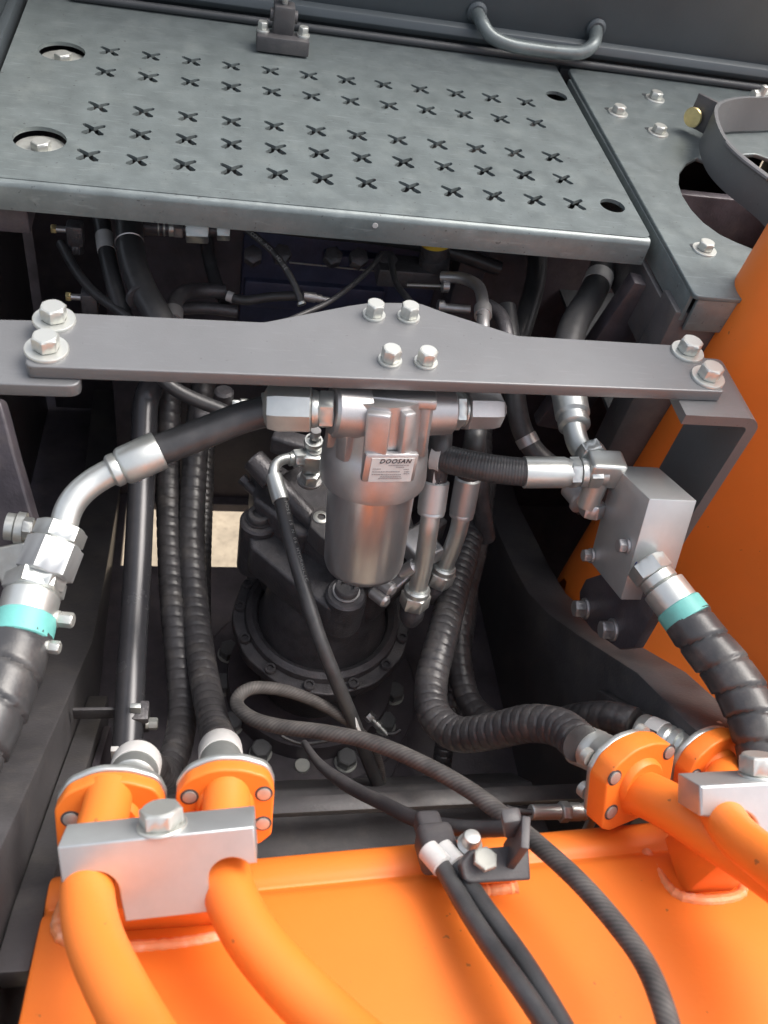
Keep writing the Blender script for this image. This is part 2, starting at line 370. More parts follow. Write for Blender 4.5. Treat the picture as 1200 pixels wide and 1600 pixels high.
# ------- side frame plates
def sideplate(name, label, x0, x1, top, mt):
    t = thing(name, label, 'frame plate', ((x0+x1)/2, .6, .9))
    prof = list(top)+[(top[-1][0], .85), (top[0][0], .85)]
    part('plate', prismx(prof, x0, x1, .003), mt, t); return t
lt = [(1.32, .964), (1.061, .921), (.855, .976), (.70, 1.034), (.475, 1.226), (.275, 1.402), (.12, 1.50), (-.15, 1.60)]
tl = sideplate('side_frame_plate', 'thick grey frame plate sloping down along the left of the pit', -.20, -.14, lt, m_frame)
# inner rail and gusset of the left plate
pts = [(.62, 1.03), (.42, 1.20), (.26, 1.33), (.20, 1.37), (.20, 1.33), (.26, 1.29), (.40, 1.16), (.60, .99)]
part('inner_rail', prismx(pts, -.138, -.113, .002), m_frame, tl)
part('gusset', prismx([(.56, 1.06), (.44, 1.165), (.40, 1.10), (.50, .93), (.58, .93)], -.112, -.104, .001), m_black, tl)
rt = [(1.0, 1.135), (.87, 1.142), (.724, 1.181), (.662, 1.204), (.60, 1.245), (.535, 1.299), (.425, 1.396), (.35, 1.43), (.33, 1.36)]
rt = [(y*.47/.42, 2.1+(z-2.1)*.47/.42) for y, z in rt[:-2]]
q1_, q2_ = XP(1075, 1130, .47), XP(1100, 1150, .47); rt += [(q1_.y, q1_.z), (q2_.y, q2_.z), (q2_.y-.005, 1.2)]
tr = sideplate('side_frame_plate', 'thick grey frame plate curving down along the right of the pit', .47, .53, rt, m_frame)
part('doubler', prismx([(.50, 1.235), (.40, 1.335), (.37, 1.31), (.47, 1.20)], .458, .4695, .002), m_frame, tr)
# outer dark plates
ot = thing('outer_guard_panel', 'dark outer panel left of the sloping frame plate', 'panel', (-.3, .8, .9))
part('panel', prismx([(.1, 1.0), (1.3, .9), (1.3, 1.5), (.55, 1.5), (.1, 1.3)], -.30, -.285, .002), m_black, ot)
orr = thing('outer_guard_panel', 'dark outer panel right of the curved frame plate', 'panel', (.9, .8, .9))
part('panel', prismx([(.1, .9), (1.3, .9), (1.3, 1.56), (.1, 1.56)], .93, .945, .002), m_black, orr)

# ================================================================== SLEW RING
sc = Vector((.165, .70, FZ)); ring = thing('slew_ring_base', 'black round base plate with silver-rimmed hex bolts under the swing motor', 'slew ring', sc)
part('ring_plate', lathe(sc, ZA, [(.001, .165), (.016, .165), (.018, .163), (.018, .125), (.05, .122), (.052, .05)], 64), m_black, ring, ang=30)
part('base_lug', plate(rnd([(-.05, -.17), (.10, -.17), (.14, -.10), (.15, .1), (-.12, .1), (-.15, -.05)], .03), [], sc+ZA*.012, XA, YA, .012), m_black, ring)
for px, py in [(357, 1018), (346, 1070), (362, 1130), (407, 1173), (540, 1187), (614, 1083), (601, 1130)]:
    bolt(ring, H(px, py+4, FZ+.018), ZA, .026, .017, .0165, random.random(), m_bar, m_bolt, .002)
part('plug', lathe(H(472, 1197, FZ+.018), ZA, [(0, .011), (.003, .011), (.004, .010)], 24), m_bolt, ring)
# little grease fitting near the ring
gf = thing('grease_fitting', 'small plated grease fitting with elbow beside the round bolt heads', 'fitting', P(575, 1120, 1.25))
a, b = P(574, 1116, 1.25), P(603, 1146, 1.25); ax = b-a
part('nut', hexn(a, ax, 0, .010, .013), m_zinc, gf); part('body', lathe(a, ax, [(.010, .004), (.016, .004), (.0165, .006), (.024, .006), (.025, .004), (.04, .0035)], 16), m_zinc, gf)
tube('elbow', [b, P(615, 1150, 1.25), P(625, 1140, 1.255)], .0035, m_cast, gf, 12)
part('cap', lathe(P(598, 1158, 1.24), ax, [(0, .005), (.012, .005), (.013, .003), (.02, .003)], 14), m_bolt, gf)

# ================================================================== SWING MOTOR
mc = Vector((.165, .70, 0)); mo = thing('swing_motor', 'black swing motor casting with bolted round flange below the filter', 'hydraulic motor', (mc.x, mc.y, .95))
zf = 1.095
cc = Vector((mc.x, mc.y, 0))
part('housing', lathe(cc, ZA, [(.93, .075), (1.03, .08), (1.06, .10), (zf-.016, .112)], 48), m_cast, mo)
# scalloped flange
prof = []
for k in range(72):
    th = 2*PI*k/72; r = .121+.001*math.cos(12*th); prof.append((r*math.cos(th), r*math.sin(th)))
part('flange', plate(prof, [], (mc.x, mc.y, zf), XA, YA, .018, .002), m_cast, mo)
part('flange_ridge', lathe(cc, ZA, [(zf+.001, .106), (zf+.008, .104), (zf+.013, .097), (zf+.008, .090), (zf+.002, .088)], 64, cap=False), m_cast, mo)
for px, py in [(385, 913), (383, 950), (403, 993), (440, 1028), (488, 1046), (541, 1045), (587, 1028), (620, 996)]:
    q = H(px, py, zf+.001); dv = (q-Vector((mc.x, mc.y, q.z))); q = Vector((mc.x, mc.y, q.z))+dv.normalized()*.1125
    bolt(mo, q, ZA, .0145, .006, None, 0, m_cast, name='flange_bolt', socket=True)
part('body', lathe(cc, ZA, [(zf-.002, .088), (zf+.012, .084), (zf+.06, .078), (zf+.10, .070), (zf+.11, .06)], 48), m_cast, mo)
# upper body: irregular casting
def lump(c, sx, sy, sz, rz=0., tx=0., bev=.008):
    Mx = Matrix.Rotation(rz, 3, 'Z')@Matrix.Rotation(tx, 3, 'X'); return box(c, Mx@XA, Mx@YA, Mx@ZA, sx, sy, sz, bev, 3)
def slab(name, poly, z, th, rad=.008, bev=.003, m=None):
    pts = [H(px, py, z) for px, py in poly]; part(name, plate(rnd([(q.x, q.y) for q in pts], rad, 5), [], (0, 0, z), XA, YA, th, bev, seg=3), m or m_cast, mo, ang=60)
slab('port_plate', [(384, 800), (400, 786), (430, 790), (480, 832), (555, 893), (578, 915), (570, 950), (540, 962), (512, 950), (450, 905), (392, 855)], 1.235, .05, .014, .004)
slab('valve_cover', [(470, 770), (560, 740), (640, 790), (655, 850), (600, 900), (545, 885), (478, 835)], 1.27, .10, .012, .005)
slab('relief_block', [(392, 728), (420, 712), (470, 745), (505, 790), (498, 830), (470, 838), (396, 780)], 1.27, .07, .012, .006)
slab('rough_cap', [(438, 742), (470, 722), (530, 740), (530, 800), (500, 812), (462, 788)], 1.285, .05, .006, .004)
slab('boss_pad', [(486, 800), (505, 790), (530, 798), (530, 860), (500, 838), (484, 822)], 1.292, .03, .006, .002, m_frame)
part('mounting_ear', lathe(H(405, 812, 1.245), ZA, [(-.09, .024), (-.003, .024), (0, .021)], 32), m_cast, mo)
part('mounting_ear', lathe(H(541, 926, 1.245), ZA, [(-.06, .025), (-.003, .025), (0, .022)], 32), m_cast, mo)
part('web', lump(P(420, 880, 1.19), .012, .045, .035, .35, 0, .004), m_cast, mo)
part('web', lump(P(590, 900, 1.19), .014, .05, .035, -.75, 0, .004), m_cast, mo)
part('side_arm', lump(P(645, 850, 1.14), .052, .013, .02, .72, 0, .005), m_cast, mo)
bolt(mo, H(405, 810, 1.2455), ZA, .029, .009, .017, .2, m_frame, m_cast, .002, socket=True)
bolt(mo, H(541, 924, 1.2455), ZA, .029, .009, .017, .2, m_frame, m_castalu, .002, socket=True)
part('port_plug', lathe(H(502, 808, 1.2935), ZA, [(-.008, .010), (0, .010), (.001, .0085), (.001, .005), (-.004, .005)], 24, cap=False), m_bolt, mo)
part('relief_valve', join(lathe(P(415, 738, 1.10), P(475, 800, 1.10)-P(415, 738, 1.10), [(-.02, .012), (-.02, .015), (.012, .016), (.013, .012), (.09, .012)], 24), hexn(P(400, 722, 1.10), P(475, 800, 1.10)-P(415, 738, 1.10), -.006, .016, .026)), m_cast, mo)
part('relief_valve', join(lathe(P(388, 758, 1.13), P(450, 815, 1.13)-P(388, 758, 1.13), [(-.004, .006), (.0, .007), (.09, .007)], 20), hexn(P(383, 752, 1.13), P(450, 815, 1.13)-P(388, 758, 1.13), -.006, .004, .012)), m_cast, mo)
part('side_bracket', lump(P(455, 695, 1.10), .024, .012, .014, -.35, 0, .005), m_cast, mo)
part('breather', join(lathe(P(396, 860, 1.15), P(392, 878, 1.15)-P(396, 820, 1.12), [(-.02, .002), (0, .002), (0, .006), (.008, .006), (.010, .003)], 14)), m_bolt, mo)
# clamp hardware at the right of the motor
hw = thing('hose_clamp', 'cast grey clamp with two rounded fingers at the right foot of the filter', 'clamp', P(610, 910, 1.06))
part('clamp_body', plate(rnd([(-.035, -.008), (.03, -.012), (.04, .008), (.0, .014), (-.03, .008)], .008), [], P(625, 902, 1.06), P(660, 870, 1.06)-P(600, 925, 1.06), YA.lerp(ZA, .3), .016, .003), m_castalu, hw)
for a, b, r in [((590, 905), (612, 922), .0085), ((583, 925), (602, 940), .008), ((628, 895), (648, 885), .008)]:
    p0, p1 = P(*a, 1.045), P(*b, 1.035); part('finger', lathe(p0, p1-p0, [(-.004, r*.6), (0, r), ((p1-p0).length, r), ((p1-p0).length+.003, r*.6)], 18), m_castalu, hw)
part('clamp_block', lump(P(655, 855, 1.08), .02, .024, .012, .5, 0, .004), m_castalu, hw)

# ================================================================== STEP PLATE (perforated)
PZ = 1.6
sp = thing('step_plate', 'perforated grey steel walkway plate with rows of x-shaped anti-slip holes', 'walkway plate', (.15, .9, PZ))
xl, xr, yf, yb = -.243, .503, .876, 1.366
holes = []
cols = np.linspace(-.1285, .4245, 12)
rowsY = [1.2085, 1.1475, 1.055, 1.0, .942]
def xhole(cx, cy, s=.0125):
    """x-shaped punched hole: four petals"""
    # thin swept upper wings, stubby wider feet
    s *= random.uniform(.95, 1.05)
    k = [(0, .44), (.30, .68), (.90, 1.06), (1.12, .96), (1.10, .60), (.68, .26), (.44, .02), (.64, -.22), (1.08, -.70), (1.04, -1.02), (.60, -1.12), (.24, -.76), (.12, -.42), (0, -.34)]
    pts = [(cx+s*x*.86, cy+s*y*.90) for x, y in k]+[(cx-s*x*.86, cy+s*y*.90) for x, y in k[-2:0:-1]]
    return pts[::-1]
def cellhole(row, cx, cy): return xhole(cx, cy)
for r_, y in enumerate(rowsY):
    for x in cols: holes.append(cellhole(r_, x, y))
HL = [(H(97, 80, PZ), .0275), (H(62, 217, PZ), .0275), (H(870, 150, PZ), .0155), (H(957, 321, PZ), .0155)]
big = [circ(p.x, p.y, r, 36) for p, r in HL]
# keep inner boundary lips thin on the punched holes
part('tread_sheet', plate(rnd([(xl, yf+.004), (xr, yf+.004), (xr, yb), (xl, yb)], [0.004, .012, .004, .004]), big+holes, (0, 0, PZ), XA, YA, .0045, 0), m_plate, sp, ang=50)
# front flange with a rolled bend
nf = [(yf+.006, PZ-.0006), (yf+.002, PZ-.0012), (yf-.001, PZ-.0035), (yf-.0025, PZ-.007), (yf-.0025, PZ-.032), (yf+.0015, PZ-.032), (yf+.0015, PZ-.0052), (yf+.006, PZ-.0051)]
part('front_flange', prismx(nf, xl, xr-.002), m_plate, sp, ang=60)
part('side_flange', box((xr-.001, (yf+yb)/2, PZ-.018), XA, YA, ZA, .002, (yb-yf)/2-.004, .0135, .0008), m_plate, sp)
part('paint_chip', lathe(Vector((YP(588, 343, yf-.003).x, yf-.0027, PZ-.012)), (0, -1, 0), [(0, .0035), (.0004, .003)], 7), m_white, sp)
for (p, r), big_ in zip(HL, (1, 1, 0, 0)):
    zz = PZ-.013 if big_ else PZ-.017
    if big_:
        part('recess_washer', lathe((p.x, p.y, zz), ZA, [(0, .0265), (.003, .0265), (.0033, .0255)], 36), m_bolt, sp)
        bolt(sp, (p.x+.001, p.y-.002, zz+.003), ZA, .0185, .009, None, .35)
    else:
        part('recess_washer', lathe((p.x, p.y-.002, zz), ZA, [(-.012, .013), (-.010, .013), (-.0098, .012)], 28), m_bolt if p.y < 1.1 else m_black, sp)
# dark support structure under the tread
us = thing('tread_support', 'dark support beams under the perforated walkway plate', 'support beam', (.15, 1.1, 1.5))
part('channel', box((-.215, 1.10, 1.555), XA, YA, ZA, .03, .22, .018, .003), m_black, us)
part('channel', box((.14, 1.345, 1.565), XA, YA, ZA, .38, .045, .012, .003), m_black, us)
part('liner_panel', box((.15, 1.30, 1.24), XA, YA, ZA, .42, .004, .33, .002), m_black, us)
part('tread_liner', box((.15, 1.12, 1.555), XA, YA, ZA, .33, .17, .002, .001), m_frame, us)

# ================================================================== SIDE DECK
dk = thing('side_deck', 'grey steel deck plate at the right with curved cutout and four flanged bolts', 'deck plate', (.7, 1.0, PZ))
def h2(px, py, z=PZ): q = H(px, py, z); return (q.x, q.y)
ol = [h2(1086, 462), (.93, .772), (.93, 1.366), h2(887, 106)]
cut = [h2(*q) for q in [(1101, 251), (1090, 245), (1073, 255), (1062, 270), (1061, 288), (1067, 306), (1081, 328), (1100, 348), (1125, 366), (1150, 378), (1190, 394), (1240, 398), (1290, 385), (1300, 340), (1290, 300), (1230, 258), (1180, 240), (1130, 243)]]
cut = rnd(cut, .01, 3)
part('deck_sheet', plate(rnd(ol, [.008, .01, .01, .01]), [cut], (0, 0, PZ), XA, YA, .006, .0015), m_plate, dk, ang=50)
e0, e1 = Vector((*h2(1086, 462), PZ)), Vector((*h2(889, 116), PZ)); dv = (e1-e0)
part('edge_flange', box((e0+e1)/2+Vector((.0025, .002, -.022)), dv, ZA.cross(dv), ZA, dv.length/2-.006, .0025, .017, .001), m_plate, dk)
part('front_flange', box((.725, .7745, PZ-.026), XA, YA, ZA, .20, .0025, .022, .001), m_plate, dk)
for px, py in [(965, 177), (1023, 155), (1028, 208), (1100, 391)]:
    bolt(dk, H(px, py, PZ), ZA, .0165, .009, .0145, random.random(), wt=.002)
    q = H(px-12, py-7, PZ+.0004)
    part('slot_edge', plate(rnd([(-.008, -.0035), (.008, -.0035), (.008, .0035), (-.008, .0035)], .003), [], q, XA, YA, .0005, .0001), m_seal, dk)
# legs/supports under the deck, and added sheets that darken its cutout
dl = thing('deck_support', 'dark steel post slanting down under the corner of the side deck', 'post', (.55, .8, 1.2))
part('post', box((.545, .80, 1.40), XA, YA, ZA, .035, .022, .172, .003), m_frame, dl)
part('brace', box((.515, 1.02, 1.525), XA, YA, ZA, .004, .22, .035, .002), m_frame, dl)
c1, c2 = P(1000, 470, 1.10), P(880, 640, 1.25); ax = c2-c1
part('deck_blackout', box((.73, 1.08, 1.38), XA, YA, ZA, .215, .29, .003, .001), m_seal, dl)  # dark sheets, this and the next two, added so the cutout reads black
part('side_blackout', box((.925, 1.08, 1.48), XA, YA, ZA, .003, .29, .10, .001), m_seal, dl)
part('back_blackout', box((.72, 1.372, 1.46), XA, YA, ZA, .20, .003, .13, .001), m_seal, dl)
part('diagonal', box((c1+c2)/2, ax, ax.cross(YA), YA, ax.length/2*1.3, .030, .012, .003), m_black, dl)

# strap guard ring
sg = thing('curved_strap_guard', 'curved flat steel strap with bent tab and yellow bolt standing over the deck cutout', 'guard', H(1105, 240, PZ))
topz = PZ+.052
TOP = [(1235, 150), (1200, 151), (1160, 152), (1137, 156), (1122, 163), (1119, 178), (1125, 199), (1137, 220), (1160, 243), (1182, 260), (1215, 285), (1250, 322)]
tp = crom([H(x, y, topz) for x, y in TOP], .006)
for _ in range(4): tp = [tp[0]]+[(tp[i-1]+tp[i]*2+tp[i+1])/4 for i in range(1, len(tp)-1)]+[tp[-1]]
V, Fc = [], []; n = len(tp)
for i, p in enumerate(tp):
    t = (tp[min(i+1, n-1)]-tp[max(0, i-1)]).normalized(); nn = ZA.cross(t).normalized()*.0025
    for q in (p+nn, p-nn, p-nn-ZA*.048, p+nn-ZA*.048): V.append(q)
for i in range(n-1):
    for k in range(4): Fc.append((i*4+k, i*4+(k+1) % 4, (i+1)*4+(k+1) % 4, (i+1)*4+k))
Fc += [(3, 2, 1, 0), tuple((n-1)*4+k for k in range(4))]
part('strap', (V, Fc), m_bar, sg, ang=40)
a, b = H(1123, 160, topz), H(1093, 145, topz); tt = (b-a).normalized(); nn = ZA.cross(tt).normalized()
part('tab', box((a+b)/2-ZA*.022, tt, nn, ZA, (b-a).length/2, .0025, .022, .0008), m_frame, sg)
nf2 = nn if nn.dot(CAMV-a) > 0 else -nn
rr_ = Vector(ray(1088, 181)); q = CAMV+rr_*((a-CAMV).dot(nf2)/rr_.dot(nf2))+nf2*.004; nq = nf2
part('bolt', lathe(q, nq, [(-.006, .008), (.004, .012), (.006, .0135), (.008, .0125), (.0085, .004)], 24), m_brass, sg)
part('weld_bead', (lambda v: v)(sweep([p-ZA*.002+Vector((-.003, -.003, 0)) for p in tp[int(n*.62):int(n*.85)]], .0032, 8, 1)[:2]), m_bar, sg)
part('weld_bead', sweep([H(1178, 150, topz)+Vector((0, .004, 0)), H(1205, 146, topz)+Vector((0, .004, 0))], .006, 8, 0)[:2], m_bolt, sg)
part('top_stub', lathe(H(1190, 148, topz), ZA, [(0, .005), (.012, .005), (.013, .003)], 10), m_bolt, sg)

# ================================================================== MACHINE HOUSE WALL
hw_ = thing('machine_house_wall', 'dark grey painted machine house panel rising behind the walkway', 'machine panel', (.4, 1.38, PZ))
part('panel', box((.45, 1.385, PZ+.20), XA, YA, ZA, .95, .006, .31, .003), m_wall, hw_)
def trimline(px): return H(px, 22+(px-150)*.112+ (4 if px<300 else 0), PZ+.012)
part('base_trim', prismx([(1.379, PZ+.012), (1.379, PZ+.030), (1.371, PZ+.034), (1.362, PZ+.030), (1.358, PZ+.020), (1.362, PZ+.012)], -.2, 1.4, .001), m_wall, hw_)
sv = tube('seal_strip', [Vector((-.19, 1.352, PZ+.006)), Vector((.3, 1.352, PZ+.006)), Vector((.9, 1.352, PZ+.006)), Vector((1.4, 1.352, PZ+.006))], .0055, m_seal, hw_, 12, .02)
gh = thing('grab_handle', 'grey bent tube grab handle on the dark panel', 'handle', YP(745, 20, 1.378))
tube('handle_tube', [YP(745, 20, 1.378), YP(752, 32, 1.36)+Vector((0, -.012, 0)), YP(762, 52, 1.34), YP(790, 68, 1.335), YP(830, 76, 1.335), YP(880, 82, 1.335), YP(912, 82, 1.335), YP(926, 72, 1.34), YP(931, 58, 1.36), YP(931, 46, 1.378)], .0098, m_plate, gh, 20, .004, 5)
for px, py in ((745, 19), (931, 45)): part('mounting_foot', lathe(YP(px, py, 1.378), (0, -1, 0), [(0, .015), (.003, .015), (.006, .011)], 20), m_wall, gh)
# latch
la = thing('panel_latch', 'small black hinge block with two bolts at the back edge of the walkway', 'latch', H(440, 80, PZ))
part('base_block', box(H(441, 71, PZ+.008)+Vector((0, 0, .004)), XA, YA, ZA, .035, .015, .010, .002), m_frame, la)
q = H(441, 71, PZ+.008)
part('hinge_lug', box(q+Vector((0, .012, .03)), XA, YA, ZA, .014, .013, .018, .003), m_frame, la)
part('hinge_pin', lathe(q+Vector((-.018, .012, .033)), XA, [(0, .008), (.036, .008)], 18), m_frame, la)
part('knob', lathe(q+Vector((0, .014, .046)), ZA, [(0, .004), (.008, .004), (.009, .009), (.02, .009), (.022, .006)], 18), m_bolt, la)
for dx in (-.027, .027): bolt(la, q+Vector((dx, .004, .014)), ZA, .012, .009, .009, .3)
# left side channel
lc = thing('side_channel', 'smooth grey vertical channel at the far top left beside the walkway', 'panel', (-.27, 1.2, 1.6))
part('channel_panel', box((-.275, 1.2, PZ+.08), XA, YA, ZA, .012, .34, .13, .008, 3), m_wall, lc)
part('channel_lip', box((-.257, 1.2, PZ-.01), XA, YA, ZA, .006, .34, .02, .002), m_wall, lc)

# ================================================================== UNDER THE WALKWAY: control valve, pipes and fittings
vb = thing('control_valve', 'dark navy hydraulic control valve block in the shade under the walkway', 'valve', (.2, 1.1, 1.2))
part('valve_body', box((.185, 1.14, 1.38), XA, YA, ZA, .140, .055, .13, .006), m_navy, vb)
part('valve_section', box((.24, 1.10, 1.41), XA, YA, ZA, .085, .03, .012, .004), m_navy, vb)
part('valve_section', box((.15, 1.095, 1.345), XA, YA, ZA, .10, .02, .022, .004), m_navy, vb)
part('spool_cap', lathe(P(352, 370, 1.3), P(352, 420, 1.36)-P(352, 370, 1.3), [(0, .02), (.05, .02)], 20), m_navy, vb)
part('spool_cap', box(P(380, 420, 1.28), XA, YA, ZA, .025, .02, .05, .004), m_cast, vb)
part('edge_strip', sweep([P(452, 410, 1.19), P(600, 425, 1.22)], .0012, 6, 0)[:2], m_bolt, vb)
part('manifold', box(P(640, 425, 1.18), XA, YA, ZA, .045, .02, .013, .003), m_cast, vb)
for px, py in ((697, 447), (690, 478)):
    p0 = P(px-6, py, 1.15); part('spool_end', lathe(p0, XA, [(0, .008), (.008, .008), (.009, .006)], 18), m_castalu, vb)
part('spool_rod', sweep([P(636, 445, 1.16), P(690, 447, 1.16)], .002, 8, 0)[:2], m_bolt, vb)
part('spool_rod', sweep([P(692, 480, 1.15), P(735, 484, 1.15)], .0055, 12, 0)[:2], m_castalu, vb)
# coupling at the top left
cp = thing('pipe_coupling', 'silver hex coupling with two nuts under the walkway, left of the thin hose', 'coupling', P(310, 358, 1.15))
a, b = P(225, 354, 1.14), P(365, 361, 1.16); ax = b-a; L_ = ax.length
def seg_(f): return L_*f
part('pipe', lathe(a, ax, [(0, .011), (seg_(.3), .010), (seg_(.3), .008), (seg_(.95), .008)], 20), m_cast, cp)
part('threaded_end', lathe(a, ax, [(seg_(.14), .009), (seg_(.16), .011), (seg_(.20), .009), (seg_(.22), .011), (seg_(.26), .009), (seg_(.28), .011), (seg_(.33), .0105)], 20), m_bolt, cp)
part('small_nut', hexn(a, ax, seg_(.33), seg_(.43), .022), m_castalu, cp)
part('large_nut', hexn(a, ax, seg_(.46), seg_(.72), .030, roll=.5), m_zinc, cp)
part('end_nut', hexn(a, ax, seg_(.81), seg_(.96), .022, roll=.5), m_zinc, cp)
# pipes right of valve
pp = thing('steel_pipe', 'bent grey steel pipe with a grey band beside the valve, right of the bar peak', 'pipe', P(750, 480, 1.1))
tube('pipe', [P(690, 433, 1.15), P(720, 434, 1.14), P(745, 445, 1.12), P(754, 470, 1.08), P(755, 510, 1.04), P(756, 560, 1.02)], .0075, m_castalu, pp, 16)
part('band', lathe(P(754.5, 481, 1.07), P(755, 510, 1.04)-P(754, 470, 1.08), [(0, .0105), (.018, .0105)], 24), m_castalu, pp)
q = P(750, 492, 1.05); t = text_mesh('D', .011, 0, 0)
part('printed_mark', place2d(t, q+(CAMV-q).normalized()*.0045, (0.1, -.6, .8), (-1, 0, 0.1)), m_ink, pp, False)
tube('branch_pipe', [P(762, 478, 1.10), P(780, 490, 1.09), P(791, 520, 1.07), P(793, 570, 1.07)], .009, m_cast, pp, 16)
p3 = thing('steel_pipe', 'dark glossy steel pipe bending down left of the valve behind the bar', 'pipe', P(300, 455, 1.1))
tube('pipe', [P(352, 456, 1.16), P(320, 454, 1.15), P(292, 455, 1.13), P(276, 468, 1.10), P(270, 490, 1.07), P(268, 520, 1.05)], .0095, m_cast, p3, 16)
part('band', lathe(P(271, 486, 1.075), P(268, 520, 1.05)-P(271, 486, 1.075), [(0, .012), (.02, .012)], 20), m_castalu, p3)
p4 = thing('steel_pipe', 'lower dark steel pipe running level left of the valve', 'pipe', P(320, 480, 1.15))
tube('pipe', [P(285, 482, 1.16), P(320, 481, 1.16), P(370, 487, 1.17)], .008, m_cast, p4, 14)
cn = thing('filler_neck', 'dark round neck with a yellow warning band hanging below the walkway edge', 'filler neck', P(680, 390, 1.15))
a, b = P(683, 348, 1.13), P(677, 430, 1.19); ax = b-a
part('neck', lathe(a, ax, [(0, .020), (.03, .020), (.035, .019), (ax.length*.6, .018), (ax.length*.62, .020), (ax.length, .020)], 28), m_cast, cn)
part('warning_band', lathe(a, ax, [(.010, .0206), (.028, .0206)], 28, cap=False), m_yellow, cn)
ck = thing('breather_plug', 'tiny pale plug hanging under the front edge of the walkway', 'plug', P(390, 340, 1.05))
part('plug', lathe(P(389, 338, 1.0), (0, 0, -1), [(0, .008), (.006, .008), (.007, .005)], 14), m_castalu, ck)
# far left small fittings
for i, (px, py, lab) in enumerate([(85, 357, 'small brass-tipped fitting at far left in the shade, the upper one'), (108, 463, 'small brass-tipped fitting at far left in the shade, just above the bar')]):
    ft = thing('hose_fitting', lab, 'fitting', P(px, py, 1.1)); a = P(px-5, py, 1.1); ax = Vector((1, 0, 0))
    part('tip', hexn(a, ax, 0, .006, .010), m_brass, ft); part('stem', lathe(a, ax, [(.006, .004), (.02, .004)], 14), m_castalu, ft)
    part('body', box(a+Vector((.028, 0, -.004)), XA, YA, ZA, .010, .010, .014, .003), m_cast, ft)
    part('nut', hexn(a+Vector((.028, 0, -.016)), (0, -.2, -1), 0, .014, .016), m_cast, ft)
def simple_hose(label, pts, r, m=m_rubber, name='hydraulic_hose', bands=(), group=None, sides=20):
    t = thing(name, label, 'hose', pts[0], group); P_, T = tube('hose_body', pts, r, m, t, sides)
    for s, L_, mm in bands:
        p, tt = along(P_, T, s); part('label_band', lathe(p, tt, [(0, r+.0004), (.0002, r+.0008), (L_, r+.0008)], 24), mm, t)
    return t, P_, T
simple_hose('black hose with a white label band, first thick hose under the walkway from the left', [P(150, 305, 1.15), P(160, 350, 1.13), P(168, 400, 1.11), P(180, 450, 1.09), P(195, 500, 1.08), P(205, 560, 1.07)], .0105, bands=[(.068, .026, m_white)])
t_, P_, T_ = simple_hose('thickest black hose under the walkway at left with a dark end ring', [P(195, 300, 1.13), P(202, 350, 1.11), P(206, 400, 1.09), P(222, 450, 1.07), P(250, 500, 1.05), P(275, 560, 1.04)], .0165)
part('end_ring', lathe(P(202, 378, 1.095), T_[8], [(0, .0168), (.001, .0178), (.002, .0168)], 28, cap=False), m_castalu, t_)
part('cable_tie', lathe(P(218, 462, 1.065), T_[len(T_)//2+10], [(0, .0172), (.004, .0172)], 24), m_cast, t_)
simple_hose('thin dull hose crossing down from the fittings at far left', [P(95, 380, 1.12), P(120, 425, 1.1), P(150, 460, 1.09), P(178, 480, 1.08), P(210, 505, 1.06)], .006)
t_, P_, T_ = simple_hose('thin printed hose arching from the coupling down to a small ferrule', [P(345, 335, 1.1), P(368, 348, 1.1), P(400, 370, 1.1), P(428, 395, 1.1), P(450, 425, 1.1), P(463, 450, 1.1), P(471, 474, 1.1)], .0042, sides=14)
hose_print(t_, P_, T_, .0042, 'HOSE  COMPACT  HOSE', .018, .0062, CAM)
part('ferrule_ring', lathe(P_[-1], T_[-1], [(-.002, .0045), (-.001, .0055), (.002, .0055)], 16), m_zinc, t_)
part('end_fitting', lathe(P(478, 463, 1.11), P(510, 468, 1.12)-P(478, 463, 1.11), [(-.004, .006), (.012, .0065), (.012, .005), (.02, .005), (.02, .0035), (.03, .0035)], 16), m_castalu, t_)
simple_hose('thin dark cable rising from the bar towards the neck at the right of the valve', [P(440, 505, 1.0), P(470, 492, 1.02), P(510, 474, 1.04), P(550, 446, 1.07), P(580, 418, 1.1), P(597, 395, 1.12)], .0032, sides=12)
simple_hose('dark hose lying level behind the thin printed hose', [P(355, 462, 1.15), P(380, 470, 1.15), P(420, 464, 1.15), P(470, 462, 1.15)], .006, bands=[(.0, .008, m_white)])
simple_hose('black hose with white label band dropping behind the right half of the bar', [P(955, 370, 1.2), P(945, 410, 1.17), P(925, 460, 1.13), P(898, 505, 1.09), P(885, 560, 1.05), P(885, 620, 1.03)], .0175, bands=[(.085, .02, m_white)])
simple_hose('black hose with grey band passing down behind the right elbow of the filter', [P(790, 480, 1.12), P(800, 560, 1.1), P(805, 620, 1.1), P(815, 670, 1.1), P(835, 705, 1.1), P(870, 735, 1.1), P(900, 760, 1.12)], .013, bands=[(.168, .012, m_castalu)])
simple_hose('black hose running behind the left hose under the bar', [P(240, 570, 1.05), P(262, 600, 1.05), P(300, 622, 1.06), P(345, 640, 1.07), P(390, 660, 1.08)], .0085)
simple_hose('black hose dropping vertically behind the coupling nuts', [P(318, 340, 1.2), P(326, 400, 1.19), P(340, 450, 1.18), P(352, 470, 1.17)], .009)
simple_hose('second thin cable swinging from valve to the bar beside the bent steel pipe', [P(610, 400, 1.14), P(618, 440, 1.12), P(640, 470, 1.08), P(660, 500, 1.04)], .004)
simple_hose('dark hose passing level along the top of the navy valve', [P(420, 352, 1.2), P(500, 362, 1.2), P(600, 372, 1.2), P(700, 392, 1.2), P(780, 420, 1.22)], .010)
simple_hose('dark hose hanging in the shade right of the bent steel pipe', [P(840, 375, 1.28), P(838, 430, 1.25), P(820, 500, 1.2), P(800, 560, 1.18)], .014)
